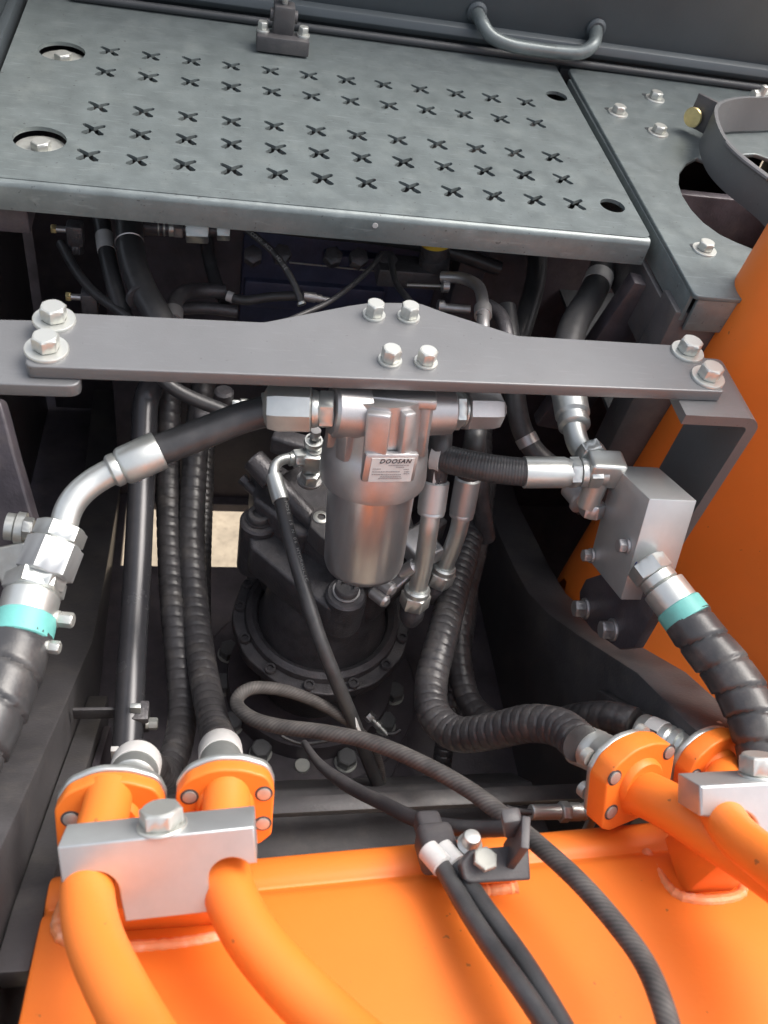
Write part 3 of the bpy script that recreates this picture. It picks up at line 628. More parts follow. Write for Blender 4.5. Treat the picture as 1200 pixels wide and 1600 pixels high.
for i, (px, py) in enumerate([(395, 400), (440, 398), (520, 402), (560, 404), (605, 408)]):
    p_ = P(px, py, 1.17); part('port_cap', hexn(p_, (0, -.6, .8), -.01, .008, .022, roll=i*.4), m_cast, vb)
for i in range(6): part('valve_section', box((.065+.048*i, 1.16, 1.36), XA, YA, ZA, .0205, .060, .124, .003), m_navy, vb)
cv = thing('small_fittings', 'cluster of small dark fittings glimpsed between bar and left hose', 'fitting', P(355, 610, 1.1))
part('cap', lathe(P(350, 612, 1.1), ZA, [(-.02, .012), (0, .012), (.003, .009)], 20), m_cast, cv)
part('nut', hexn(P(362, 632, 1.11), XA, 0, .012, .012), m_zinc, cv); part('nut', hexn(P(375, 632, 1.11), XA, 0, .010, .014), m_bolt, cv); part('body', lump(P(340, 650, 1.12), .03, .01, .012, .2), m_cast, cv)

# ================================================================== MOUNTING BAR AND SUPPORTS
BZ = 1.58
def hb(px, py, z=BZ): q = H(px, py, z); return (q.x, q.y)
mb = thing('mounting_bar', 'long grey steel bar with raised middle carrying the filter, bolted at both ends', 'mounting bar', (.18, .66, BZ))
ob = [hb(*q) for q in [(38, 572), (42, 548), (80, 487), (412, 503), (545, 477), (580, 472), (655, 473), (690, 486), (808, 524), (1092, 541), (1132, 612)]]
part('bar', plate(rnd(ob, [.008, .006, .012, .02, .05, .02, .02, .05, .02, .012, .003], 6), [], (0, 0, BZ), XA, YA, .013, .0014), m_bar, mb, ang=50)
for px, py in [(85, 501), (73, 547)]: bolt(mb, H(px, py, BZ), ZA, .0205, .0125, .0185, .3+random.random()*.2, wt=.003)
for px, py in [(1073, 551), (1105, 591)]: bolt(mb, H(px, py, BZ), ZA, .0205, .0125, .0175, .5+random.random()*.3, wt=.003)
for px, py in [(584, 493), (638, 496), (609, 564), (665, 567)]: bolt(mb, H(px, py, BZ), ZA, .0165, .0125, .0115, random.random(), wt=.0025)
ls = thing('left_support', 'rounded grey support plate under the left end of the bar', 'bracket', (-.15, .65, BZ-.013))
so_ = [hb(*q, BZ-.0135) for q in [(-80, 497), (62, 500), (120, 520), (128, 604), (-80, 597)]]
part('support_plate', plate(rnd(so_, [0, .004, .02, .012, 0], 6), [], (0, 0, BZ-.0135), XA, YA, .013, .0014), m_bar, ls, ang=50)
rs = thing('right_support', 'grey bent strip bracket dropping from the right end of the bar to the frame', 'bracket', (.54, .65, BZ-.013))
z2 = BZ-.0135
so_ = [hb(*q, z2) for q in [(1060, 628), (1075, 560), (1075, 541), (1100, 540), (1192, 640), (1060, 636)]]
# bent strip: horizontal part + leg along the machine's side
xin, xo = .520, .532
y0, y1 = .615, .700
def strip(prof, ya, yb_, taper=None):
    """profile of (x,z) outline extruded along Y"""
    n = len(prof); V = [Vector((x, ya, z)) for x, z in prof]+[Vector((x, yb_, z)) for x, z in prof]
    Fc = [tuple(range(n))[::-1], tuple(range(n, 2*n))]+[(i, (i+1) % n, (i+1) % n+n, i+n) for i in range(n)]; return V, Fc
R_ = .018; oc, ic = [], []
xo = H(1190, 648, z2).x; xi0 = H(1062, 628, z2).x
for k in range(9):
    a = PI/2*k/8; oc.append((xo-R_+R_*math.sin(a), z2-R_+R_*math.cos(a))); ic.append((xo-R_+(R_-.012)*math.sin(a), z2-R_+(R_-.012)*math.cos(a)))
zb = 1.22
prof = [(xi0, z2)]+oc+[(xo, zb), (xo-.012, zb)]+ic[::-1]+[(xi0, z2-.012)]
part('bent_strip', strip(prof, .612, .705), m_bar, rs, ang=40)
lg = [(xo-.1, .0)]
lp = thing('bracket_foot', 'black foot plate with two bolts fixing the bracket to the right frame plate', 'bracket', P(940, 960, 1.12))
nf_ = (-1, -.15, .1)
x4 = .457
foot = [XP(px, py, x4) for px, py in [(905, 925), (915, 905), (960, 890), (1020, 900), (1020, 960), (990, 1012), (968, 1015), (925, 985), (906, 960)]]
fo = [(q.y, q.z) for q in foot]
V, Fc = prismx(fo, x4, x4+.012, .0015); part('foot_plate', (V, Fc), m_black, lp)
for px, py in [(915, 951), (958, 984)]: bolt(lp, XP(px, py, x4), (-1, 0, 0), .019, .012, .013, .2, m_castalu, m_castalu)

# ================================================================== OIL FILTER
T0 = P(597, 606, .868); B0 = P(567, 884, 1.0); fa = (B0-T0); FL = fa.length; fa.normalize()
fi = thing('oil_filter', 'silver cast inline oil filter with ribbed head and a nameplate under the bar', 'oil filter', T0)
# image-right direction on the filter
fx = (Vector(R3.T@np.array([1, 0, 0])));  fx = (fx-fa*fx.dot(fa)).normalized(); fy = fa.cross(fx).normalized()
if fy.dot(CAMV-T0) < 0: fy = -fy            # towards the camera
s1, s2, s3 = FL*.27, FL*.455, FL
part('head', lathe(T0, fa, [(-.004, .046), (s1*.8, .047), (s1, .050), (s1+.006, .0535), (s2-.006, .0555), (s2, .0548), (s2+.004, .048), (s2+.004, .03)], 56, hint=fx), m_castalu, fi, ang=30)
part('canister', lathe(T0, fa, [(s2+.001, .0455), (s2+.006, .0460), (s3-.012, .0440), (s3-.005, .0420), (s3-.001, .037), (s3+.001, .028), (s3+.001, .0001)], 72, hint=fx, cap=False), m_can, fi, ang=50)
for ang_, wd, ln in ((-66, .0045, .95), (-40, .007, .98), (-3, .0115, 1.02), (30, .0065, 1.02), (62, .0045, .95)):
    a = math.radians(ang_); dr = fy*math.cos(a)+fx*math.sin(a); tg = fa.cross(dr)
    c = T0+fa*(s1*.5*ln)+dr*.047
    part('rib', box(c, tg, dr, fa, wd, .0085, s1*.52*ln, .003, 2), m_castalu, fi)
# pad across the front carrying the nameplate
_a = math.radians(14); fyo, fxo = fy, fx; fy = (fyo*math.cos(_a)+fxo*math.sin(_a)).normalized(); fx = fxo*math.cos(_a)-fyo*math.sin(_a)
fa_, fx_ = fa, fx; _b = math.radians(3.5); fx = (fx_*math.cos(_b)+fa_*math.sin(_b)).normalized(); fa = (fa_*math.cos(_b)-fx_*math.sin(_b)).normalized()
c = T0+fa_*(s1-.004)+fy*.052
part('nameplate_pad', box(c, fx, fy, fa, .027, .0045, .0160, .003, 2), m_castalu, fi)
npl = part('nameplate', box(c+fy*.0048+fa*.0012+fx*.001, fx, fy, fa, .0215, .0004, .0135, .0002, 1), m_white, fi)
nmo = c+fy*.0056+fx*.001
up_ = -fa
tx = place2d(text_mesh('DOOSAN', .0068, .30, 0), nmo-fa*.0090+fx*.002, fx, up_)
part('lettering', tx, m_ink, npl, False)
lines = ([], [])
random.seed(3)
for row, (x0_, x1_, yy) in enumerate([(-.004, .015, .0052), (.004, .012, .0030), (-.019, -.012, .0010), (-.019, .007, -.0022), (-.019, -.010, -.0052), (-.010, .009, -.0055), (-.010, .009, -.0078), (-.012, .012, -.0098), (.012, .017, .0005), (.013, .017, -.0022), (.013, .017, -.0045)]):
    x = x0_
    while x < x1_:
        wd = random.uniform(.0008, .0022); lines = join(lines, box(nmo+fx*(x+wd/2)+up_*(yy-.0005), fx, fy, up_, wd/2, .00012, .00035)); x += wd+.0005
part('fine_print', lines, m_greyink, npl, False)
fx, fy, fa = fxo, fyo, fa_
# port bosses
pL0, pL1 = P(552, 642, .855), P(518, 640, .848); pR0, pR1 = P(680, 640, .90), P(706, 640, .905)
part('port_boss', lathe(pL0, pL1-pL0, [(-.012, .0265), ((pL1-pL0).length-.003, .026), ((pL1-pL0).length, .0235)], 36), m_castalu, fi)
part('port_boss', lathe(pR0, pR1-pR0, [(-.014, .0260), ((pR1-pR0).length-.003, .0255), ((pR1-pR0).length, .0215)], 36), m_castalu, fi)
part('top_flange', box(T0-fa*.001+fx*.002, fx, fy, fa, .050, .030, .005, .002), m_castalu, fi)

re_ = thing('return_elbow', 'short silver block elbow with a nut on the right port of the filter', 'elbow', P(750, 638, .92))
e0, e1 = P(704, 640, .905), P(786, 641, .925); ax = e1-e0; EL = ax.length
part('adapter_nut', hexn(e0, ax, 0, .011, .036, roll=.3), m_zinc, re_)
part('adapter_ring', lathe(e0, ax, [(.011, .015), (.012, .0175), (.014, .0175)], 28), m_zinc, re_)
part('elbow_block', lathe(e0, ax, [(.014, .016), (.0155, .0212), (EL*.74, .0212), (EL*.88, .0190), (EL*1.0, .009)], 8, roll=PI/8), m_castalu, re_, ang=20)
# ================================================================== LEFT FEED HOSE (filter -> left)
lh = thing('feed_hose', 'thick black hose with silver bent end running left from the filter elbow', 'hose', P(330, 670, .85))
e0, e1 = P(519, 640, .848), P(412, 636, .845); ax = (e1-e0); EL = ax.length
part('adapter_nut', hexn(e0, ax, -.002, .0125, .033, roll=.3), m_zinc, lh)
part('adapter_ring', lathe(e0, ax, [(.0125, .0165), (.016, .018), (.0185, .018)], 32), m_zinc, lh)
part('elbow_block', lathe(e0, ax, [(.0185, .017), (.0205, .0235), (EL*.80, .0242), (EL*.93, .022), (EL*1.0, .013)], 8, roll=PI/8), m_zinc, lh, ang=20)
h0 = P(418, 642, .85); hp = [h0, P(380, 652, .85), P(330, 672, .845), P(285, 690, .84), P(240, 706, .835)]
P_, T_ = tube('hose_body', hp, .0150, m_rubber, lh, 28)
part('collar_ring', lathe(h0, P(380, 652, .85)-h0, [(-.010, .0165), (-.001, .0178), (.001, .0178)], 32), m_zinc, lh)
f0, f1 = P(250, 703, .836), P(172, 738, .825); ax = f1-f0; L_ = ax.length
part('ferrule', lathe(f0, ax, [(0, .0150), (.0005, .0180), (.002, .0187), (L_*.72, .0182), (L_*.78, .0165), (L_*.80, .0150), (L_*.84, .0158), (L_*.95, .0158), (L_*1.0, .0135)], 40), m_zinc, lh)
tube('bent_tube', [P(182, 733, .826), P(150, 750, .822), P(122, 773, .815), P(105, 800, .81), P(98, 832, .805)], .0125, m_zinc, lh, 28, .003)
g0, g1 = P(99, 822, .808), P(66, 905, .79); ax = g1-g0; L_ = ax.length
part('swivel_nut', hexn(g0, ax, 0, .016, .040, roll=.1), m_zinc, lh)
part('long_hex_union', hexn(g0, ax, .016, L_*.93, .044, roll=.1), m_alu, lh)
part('back_nut', hexn(g0, ax, L_*.90, L_*1.15, .036, roll=.4), m_zinc, lh)
# heavy wrapped hose far left
wh = thing('wrapped_hose', 'heavy hose in grey spiral wrap with teal collar at the left edge', 'hose', P(30, 1000, .74))
k0, k1 = P(58, 902, .795), P(34, 990, .765); ax = k1-k0; L_ = ax.length
part('end_nut', hexn(k0, ax, 0, .017, .046, roll=.2), m_zinc, wh)
part('ferrule', lathe(k0, ax, [(.015, .020), (.02, .0245), (L_*.82, .0245), (L_*.95, .0250)], 40), m_zinc, wh)
part('teal_collar', lathe(k0, ax, [(L_*.72, .0250), (L_*.74, .0262), (L_*1.10, .0266), (L_*1.12, .0255)], 40), m_teal, wh)
part('torque_mark', box(P(52, 918, .7745), ax, (1, 0, 0), ax.cross(Vector((1, 0, 0))), .008, .0006, .0003), m_red, wh)
part('torque_mark', box(P(62, 927, .7745), ax, (1, 0, 0), ax.cross(Vector((1, 0, 0))), .003, .0006, .0003), m_red, wh)
spiral('wrap', [P(32, 994, .765), P(18, 1036, .75), P(-4, 1095, .73), P(-36, 1160, .71), P(-80, 1235, .69)], .0275, m_wrap, wh, .030, .0020, 28, 3, .0014, .15)
bolt(wh, P(88, 967, .78), (1, -.2, .1), .012, .012, .0075, .2); bolt(wh, P(72, 1010, .76), (1, -.2, .1), .010, .009, .006, .2)
# grey lug at far left with pinned bolt
lg_ = thing('pivot_lug', 'dark lug plate with a pale pinned bolt at the far left edge', 'lug', P(15, 800, .9))
lo = [P(px, py, .93) for px, py in [(3, 612), (12, 650), (25, 710), (40, 770), (54, 830), (58, 885), (35, 960), (-60, 980), (-60, 612)]]
nrm = (CAMV-lo[3]).normalized(); uu = (lo[7]-lo[6]).normalized(); uu = -uu; vv = nrm.cross(uu)
pl = [((q-lo[3]).dot(uu), (q-lo[3]).dot(vv)) for q in lo]
part('lug_plate', plate(rnd(pl, .01), [], lo[3], uu, vv, .02, .003), m_black, lg_)
part('pin', join(lathe(P(10, 822, .90), Vector((1, -.1, -.1)), [(0, .014), (.008, .014), (.008, .013), (.010, .0165), (.018, .0165), (.018, .012), (.021, .012)], 28)), m_bolt, lg_)
bolt(lg_, P(36, 823, .89), Vector((1, -.1, -.1)), .018, .010, None, .2)
part('lug_arm', plate(rnd([(-.03, .0), (.012, .0), (.008, -.06), (-.012, -.09)], .006), [], P(22, 850, .895), uu, vv, .012, .002), m_bolt, lg_)

# ================================================================== TEST HOSE (from motor fitting over the pit)
th_ = thing('drain_hose', 'slim black hose with silver elbow running from the motor top down over the pit', 'hose', P(440, 760, 1.02))
part('tee_body', box(P(486, 720, 1.04), XA, YA, ZA, .010, .010, .013, .003), m_zinc, th_)
part('top_cap', join(lathe(P(490, 690, 1.03), (0, -.1, 1), [(-.006, .0105), (0, .0115), (.003, .0105), (.003, .0085), (.0, .0082)], 24), lathe(P(491, 706, 1.035), (0, 0, 1), [(-.008, .009), (.004, .0095)], 20)), m_zinc, th_)
part('upper_stub', lathe(P(492, 684, 1.03), (0, 0, 1), [(0, .006), (.012, .006)], 18), m_castalu, th_)
part('base_nut', hexn(P(486, 740, 1.05), ZA, -.012, .002, .021), m_zinc, th_)
part('base_washer', lathe(P(484, 748, 1.06), ZA, [(-.004, .015), (0, .015)], 28), m_castalu, th_)
q0, q1 = P(474, 715, 1.035), P(448, 718, 1.025); ax = q1-q0
part('side_nut', hexn(q0, ax, 0, .013, .019, roll=.5), m_zinc, th_); part('side_collar', lathe(q0, ax, [(.013, .006), (.014, .008), (.018, .008), (.019, .006)], 18), m_zinc, th_)
tube('silver_elbow', [P(452, 716, 1.027), P(438, 719, 1.022), P(429, 729, 1.018), P(427, 748, 1.012)], .0062, m_zinc, th_, 18, .002)
q0, q1 = P(427, 742, 1.012), P(439, 783, 1.0); ax = q1-q0
part('ferrule', lathe(q0, ax, [(0, .007), (.001, .0090), (.004, .0095), (ax.length, .0097), (ax.length+.0005, .008)], 28), m_zinc, th_)
P_, T_ = tube('hose_body', [P(438, 778, 1.0), P(455, 850, .99), P(475, 920, .985), P(500, 1000, .985), P(530, 1075, 1.0), P(553, 1130, 1.03), P(568, 1170, 1.06), P(600, 1250, 1.12)], .0082, m_rubber, th_, 20)
hose_print(th_, P_, T_, .0082, 'HOSE 1SN 06 HYDRAULIC', .008, .0058, P_[10]+Vector((.4, 0, 1)))
p, tt = along(P_, T_, .288)
part('label_tag', box(P(561, 1141, 1.012), tt, YA, tt.cross(YA), .014, .006, .0005), m_white, th_)
# two short hoses right of filter
for i, (pts, pw, lab) in enumerate([
    ([(680, 752, .98), (670, 826, 1.0), (662, 880, 1.03), (650, 930, 1.06)], .0195, 'pale crimped hose end with bent tube right of the filter, nearer the filter'),
    ([(731, 748, 1.03), (717, 826, 1.06), (705, 860, 1.08), (690, 895, 1.10)], .0175, 'pale crimped hose end with bent tube right of the filter, further from the filter')]):
    t = thing('crimped_hose', lab, 'hose', P(*pts[0]))
    a, b = P(*pts[0]), P(*pts[1]); ax = b-a; L_ = ax.length; f_ = .66 if i == 0 else .72
    fr = .0158 if i == 0 else .0150
    part('ferrule', lathe(a, ax, [(-.0005, fr*.80), (-.002, fr*.86), (.0, fr), (L_*f_*.9, fr), (L_*f_*.92, fr*.92), (L_*f_*.97, fr*.97), (L_*f_*1.03, fr*.95), (L_*f_*1.06, fr*.7)], 36), m_alu, t)
    tube('bent_tube', [a.lerp(b, .62)]+[P(*q) for q in pts[1:]], .0108, m_zinc, t, 24, .003)
    e = P(*pts[3]); ax2 = (e-P(*pts[2])).normalized()
    part('collar', lathe(e, ax2, [(-.012, .0135), (-.010, .0155), (-.004, .0155), (-.003, .013)], 28, cap=True), m_zinc, t)
    part('swivel_nut', hexn(e, ax2, -.004, .016, .031, roll=.3), m_bolt, t)
    part('adapter', lathe(e, ax2, [(.016, .012), (.022, .015), (.034, .015), (.045, .010)], 24), m_cast, t)
    up = [a-(b-a).normalized()*0, a-(b-a).normalized()*.05, P(680 if i == 0 else 742, 650, 1.03 if i == 0 else 1.1)]
    tube('hose_body', [up[0]]+up[1:], .0125, m_rubber, t, 20)
    if i == 0:
        part('label_band', box(P(683, 748, .966), (b-a), XA, (b-a).cross(XA), .012, .0045, .0004), m_white, t)
        g = place2d(text_mesh('DO', .008, 0, .0001), P(685, 749, .9645), (a-b), (1, .1, 0)); part('lettering', g, m_ink, t, False)

# ================================================================== RIGHT HOSE, TEE AND VALVE BLOCK
rh = thing('return_hose', 'ribbed black hose with white collar running from behind the filter to the tee', 'hose', P(750, 730, .96))
P_, T_ = tube('hose_body', [P(660, 708, .975), P(700, 718, .965), P(750, 729, .955), P(790, 735, .952), P(826, 738, .95)], lambda s, th: .0152+.00018*math.sin(s*2*PI/.0032), m_rubber, rh, 28, .0008, 2)
p, tt = along(P_, T_, .004); part('white_collar', lathe(P(678, 712, .970), P(700, 718, .965)-P(672, 711, .972), [(0, .0155), (.0005, .0168), (.011, .0168)], 32), m_white, rh)
q0, q1 = P(818, 738, .95), P(892, 738, .955); ax = q1-q0; L_ = ax.length
part('ferrule', lathe(q0, ax, [(0, .0155), (.0005, .0170), (L_*.85, .0168), (L_*.9, .0155), (L_*1.0, .0145)], 36), m_zinc, rh)
part('swivel_nut', hexn(q1, ax, -.003, .009, .029, roll=.4), m_zinc, rh)
part('nut_collar', lathe(q1, ax, [(.009, .011), (.010, .0155), (.016, .0155), (.018, .012)], 28), m_zinc, rh)
te = thing('tee_fitting', 'silver tee fitting joining the hoses at the upper left of the metal block', 'tee fitting', P(935, 735, .96))
t0 = q1+ax.normalized()*.018
part('run_nut', hexn(t0, ax, 0, .014, .030, roll=.1), m_zinc, te)
part('tee_body', box(P(942, 733, .958), XA, YA, ZA, .020, .014, .017, .004, 3), m_zinc, te)
part('top_nut', hexn(P(925, 712, .965), P(905, 680, .985)-P(925, 712, .965), -.004, .010, .030, roll=.2), m_zinc, te)
part('run_collar', lathe(t0, ax, [(.013, .012), (.014, .0145), (.020, .0145)], 24), m_zinc, te)
dn = P(918, 790, .985)-P(935, 745, .965)
part('branch', lathe(P(935, 745, .965), dn, [(0, .013), (dn.length, .012)], 24), m_zinc, te)
part('branch_nut', hexn(P(927, 790, .985), P(918, 830, 1.0)-P(927, 790, .985), -.004, .012, .024), m_castalu, te)
part('branch_collar', lathe(P(905, 770, 1.0), P(925, 800, .99)-P(895, 765, 1.01), [(-.012, .016), (.006, .016), (.008, .019), (.012, .019), (.014, .012), (.03, .011)], 28), m_castalu, te)
uh = thing('upper_elbow_hose', 'silver crimped hose end and bent tube coming down from behind the bar to the tee', 'hose', P(890, 640, 1.03))
q0, q1 = P(886, 600, 1.03), P(898, 668, .995); ax = q1-q0; L_ = ax.length
part('ferrule', lathe(q0, ax, [(-.04, .0195), (L_*.72, .0195), (L_*.78, .0165), (L_*.83, .0165), (L_*.85, .0178), (L_*.97, .0178), (L_*1.02, .013)], 36), m_zinc, uh)
tube('bent_tube', [P(895, 655, 1.0), P(899, 680, .99), P(906, 700, .98), P(920, 716, .97)], .0125, m_zinc, uh, 24, .003)
vk = thing('valve_block', 'bare machined aluminium block on the right bracket with small bolts', 'valve block', P(1000, 830, .93))
A = P(1014, 781, .892)
B = P(1089, 784, .892) ; 
d_ = .892
X1, Y1, Z1 = Vector((1, .02, -.03)).normalized(), Vector((-.03, .93, -.38)).normalized(), Vector((-.02, -.38, -.93)).normalized()
ctr = P(1014, 781, d_)+X1*.027+Y1*.042+Z1*.058
part('block', box(ctr, X1, Y1, Z1, .0265, .042, .059, .0012, 2), m_alu, vk)
ms = ctr-X1*.0268
for px, py, r_ in [(925, 868, .006), (980, 853, .0065)]:
    # bolts on the left face
    o_ = Vector(CAM); dr = Vector(ray(px, py)); t = (ms-o_).dot(X1)/dr.dot(X1); q = o_+dr*t
    if abs((q-ctr).dot(Y1)) > .042: q = P(px, py, .935)
    bolt(vk, q, -X1, .013, .008, .0085, .3, m_castalu, m_castalu)
o_ = Vector(CAM); dr = Vector(ray(994, 886)); t = (ms-o_).dot(X1)/dr.dot(X1); q = o_+dr*t
part('pen_mark', plate(circ(0, 0, .006, 14, .003), [], q-X1*.0003, Z1, Y1, .0004, .0001), m_blue, vk)
# outgoing fitting and wrapped hose (right)
wr_ = thing('wrapped_hose', 'heavy hose in grey spiral wrap with teal collar leaving the metal block at right', 'hose', P(1100, 1000, .88))
k0, k1 = P(1018, 893, .915), P(1078, 972, .89); ax = k1-k0; L_ = ax.length
part('adapter_nut', hexn(k0, ax, -.012, .006, .037, roll=.2), m_zinc, wr_)
part('adapter_collar', lathe(k0, ax, [(.006, .015), (.007, .0190), (.016, .0190), (.018, .0165)], 32), m_zinc, wr_)
part('ferrule', lathe(k0, ax, [(.018, .0175), (.020, .0225), (L_*.7, .0225), (L_, .0225)], 40), m_zinc, wr_)
part('teal_collar', lathe(k0, ax, [(L_*.68, .0228), (L_*.70, .0240), (L_*.97, .0245), (L_*.98, .023)], 40), m_teal, wr_)
spiral('wrap', [P(1074, 967, .891), P(1100, 1003, .88), P(1138, 1050, .865), P(1168, 1100, .85), P(1190, 1160, .83), P(1205, 1230, .81), P(1215, 1300, .79)], .0245, m_wrap, wr_, .028, .0020, 28, 3, .0013, .15)

# ================================================================== PIT HOSES AND TUBE
bt = thing('black_tube', 'straight glossy black steel tube standing at the left of the pit', 'tube', P(200, 1180, 1.0))
tube('tube_body', [P(275, 575, 1.13), P(245, 590, 1.15), P(229, 620, 1.16), P(225, 680, 1.15), P(221, 760, 1.13), P(214, 900, 1.08), P(206, 1030, 1.03), P(198, 1190, .98)], .0165, m_tube, bt, 28)
part('label_tag', box(P(180, 1178, .965), XA, YA, ZA, .004, .003, .012, .0005), m_white, bt)
cl = thing('tube_clamp', 'flat steel clamp strip and bolt holding the black tube to the frame', 'clamp', P(160, 1115, 1.0))
part('strip', box(P(152, 1114, 1.01), XA, YA, ZA, .026, .002, .010, .0008), m_frame, cl)
part('clamp_plate', box(P(212, 1110, .99), XA, YA, ZA, .0058, .003, .011, .0008), m_zinc, cl)
part('clamp_bracket', box(P(216, 1120, 1.005), XA, YA, ZA, .012, .012, .016, .002), m_cast, cl)
bolt(cl, P(228, 1131, 1.0), (1, 0, 0), .012, .010, .006, .3)
def shose(label, pts, r, pitch=.0150, m=m_guard, extra=None, depth=.0013):
    t = thing('guarded_hose', label, 'hose', P(*pts[0])); P_, T = spiral('spiral_guard', [P(*q) for q in pts], r, m, t, pitch, depth, 20, 8); return t, P_, T
shose('ribbed guarded hose left of the pit, the one nearer the black tube', [(265, 590, 1.20), (263, 680, 1.2), (263, 780, 1.18), (266, 870, 1.14), (272, 960, 1.09), (281, 1050, 1.04), (285, 1110, 1.0), (278, 1165, .95), (262, 1205, .91), (243, 1208, .865), (226, 1190, .835), (212, 1180, .82)], .0160)
shose('ribbed guarded hose left of the pit, the one further from the black tube', [(318, 600, 1.22), (308, 680, 1.2), (301, 780, 1.18), (300, 870, 1.14), (306, 960, 1.09), (316, 1040, 1.03), (327, 1100, .97), (337, 1140, .92), (344, 1160, .88)], .0168)
shose('slim ribbed hose in shadow behind the two guarded hoses at left', [(322, 600, 1.28), (322, 700, 1.28), (319, 800, 1.26), (316, 900, 1.22), (316, 1000, 1.18)], .012, .0095)
shose('guarded hose sweeping down the right of the pit and curving to the right flange', [(748, 640, 1.25), (745, 760, 1.22), (730, 850, 1.18), (708, 930, 1.12), (690, 1000, 1.06), (674, 1065, 1.03), (678, 1115, 1.0), (712, 1146, .97), (770, 1142, .935), (830, 1130, .90), (878, 1138, .87), (908, 1162, .84)], .0192, .0115)
shose('second guarded hose right of the pit curving behind to the far right flange', [(760, 740, 1.3), (745, 850, 1.28), (722, 950, 1.22), (718, 1030, 1.18), (735, 1100, 1.14), (780, 1135, 1.1), (850, 1135, 1.04), (905, 1122, .98), (955, 1120, .94), (992, 1130, .92)], .0165)
shose('third slim guarded hose hanging in shadow at the right of the pit', [(735, 900, 1.3), (728, 980, 1.26), (712, 1060, 1.22), (700, 1130, 1.2), (690, 1200, 1.2), (685, 1280, 1.2)], .013, .009)
sh_ = simple_hose('plain dark hose dropping behind the second crimped hose end', [P(742, 640, 1.12), P(745, 700, 1.12), P(748, 760, 1.13), P(760, 840, 1.2)], .012, m_cast)

# ================================================================== ORANGE BOOM FOOT
bo = thing('orange_boom', 'glossy orange boom foot filling the bottom of the view', 'boom', (.2, .25, 1.3))
prof = []
raw = [(1262, .83), (1285, .80), (1300, .785), (1310, .772), (1325, .762), (1345, .757), (1356, .752), (1364, .752), (1400, .735), (1450, .705), (1520, .665), (1600, .62), (1700, .57), (1850, .52)]
cy = [P(600, y, D_) for y, D_ in raw]
prof = [(q.y, q.z) for q in cy]
prof = [(.27, 1.15), (.285, 1.30), (.279, 1.332), (.275, 1.339), (.268, 1.3435), (.258, 1.3475), (.252, 1.3475), (.247, 1.3455), (.240, 1.3585), (.225, 1.367), (.19, 1.384), (.15, 1.402), (.10, 1.424), (.04, 1.447), (-.1, 1.49), (-.4, 1.52), (-.4, 1.15)]
boV, boF = prismx(prof, -.112, .80, .004)
def shear_(x): return .007+(x-.05)*.04
boV = [Vector((v.x, v.y+shear_(v.x), v.z)) for v in boV]
part('top_skin', (boV, boF), m_orange, bo, ang=38)
def boomz(y, x=.2):
    y = y-shear_(x)
    for (ya, za), (yb_, zb_) in zip(prof[1:], prof[2:]):
        if yb_ <= y <= ya: return za+(zb_-za)*(ya-y)/(ya-yb_)
    return 1.4
def onboom(px, py):
    lo_, hi_ = .4, 1.2
    for _ in range(40):
        mid = (lo_+hi_)/2; q = P(px, py, mid)
        if q.z > boomz(q.y, q.x): lo_ = mid
        else: hi_ = mid
    return P(px, py, lo_)
def weld(pts, r, parent, m=m_weld):
    V, Fc, UV, P_, T = sweep(crom([onboom(*q) for q in pts], .003), lambda s, th: r*(1+.12*math.sin(s*2*PI/.007)), 10, 2); part('weld_bead', (V, Fc), m, parent)
def weldline(pts, r, parent):
    V, Fc, UV, P_, T = sweep(crom([Vector(p) for p in pts], .003), lambda s, th: r*(1+.12*math.sin(s*2*PI/.007)), 10, 1); part('weld_bead', (V, Fc), m_weld, parent)
# orange weld pads under the clamps
lpad_b = onboom(265, 1500)
c = P(268, 1455, .632)
def pad(px0, px1, pyt, pyb, Dtop, depth, parent):
    a, b = P(px0, pyt, Dtop), P(px1, pyt, Dtop); ux = XA; base = onboom((px0+px1)/2, pyb)
    h = (a+b)/2; hx = (b-a).length/2; zt = h.z; zb_ = base.z-.02
    part('clamp_pad', box(Vector((h.x, h.y+depth/2, (zt+zb_)/2)), XA, YA, ZA, hx*.85, depth/2, (zt-zb_)/2, .003), m_orange, parent)
    y = h.y-.002; z = boomz(y, h.x)
    weldline([(h.x-hx-.003, y+depth, boomz(y+depth, h.x)), (h.x-hx-.003, y, z), (h.x+hx+.003, y, z), (h.x+hx+.003, y+depth, boomz(y+depth, h.x))], .0045, parent)
pad(100, 385, 1418, 1500, .64, .05, bo)
pad(1112, 1215, 1350, 1430, .71, .05, bo)
# small stand-off weld near the centre bracket
q = onboom(775, 1392); weldline([q+Vector((-.018, 0, .001)), q+Vector((.018, .001, .001))], .005, bo)
# rim bar that overhangs the rear edge
# big orange cylinder cover at right
oc_ = thing('orange_side_cover', 'large smooth orange rounded cover rising behind the bracket at right', 'machine cover', P(1150, 700, 1.2))
S1, S2 = P(882, 885, 1.385), P(1200, 348, .965); ad = (S2-S1).normalized(); vr = Vector(ray(1040, 620)).normalized()
pr = ad.cross(vr).normalized()
if pr.dot(Vector(R3.T@np.array([1, 0, 0]))) < 0: pr = -pr
back = vr*1.0
away = ad.cross(pr).normalized()
if away.dot(vr) < 0: away = -away
sec = [(.06, .085), (.012, .08), (.002, .066)]+[(.06-.06*math.cos(math.radians(t)), .06-.06*math.sin(math.radians(t))) for t in range(0, 91, 10)]+[(.3, .010), (.8, .06), (.8, .085)]
V, Fc = [], []; m_ = len(sec); stations = [-.55+.05*k for k in range(29)]
for st in stations:
    for a_, b_ in sec: V.append(S1+ad*st+pr*a_+away*(b_-.06))
for i in range(len(stations)-1):
    for k in range(m_): Fc.append((i*m_+k, i*m_+(k+1) % m_, (i+1)*m_+(k+1) % m_, (i+1)*m_+k))
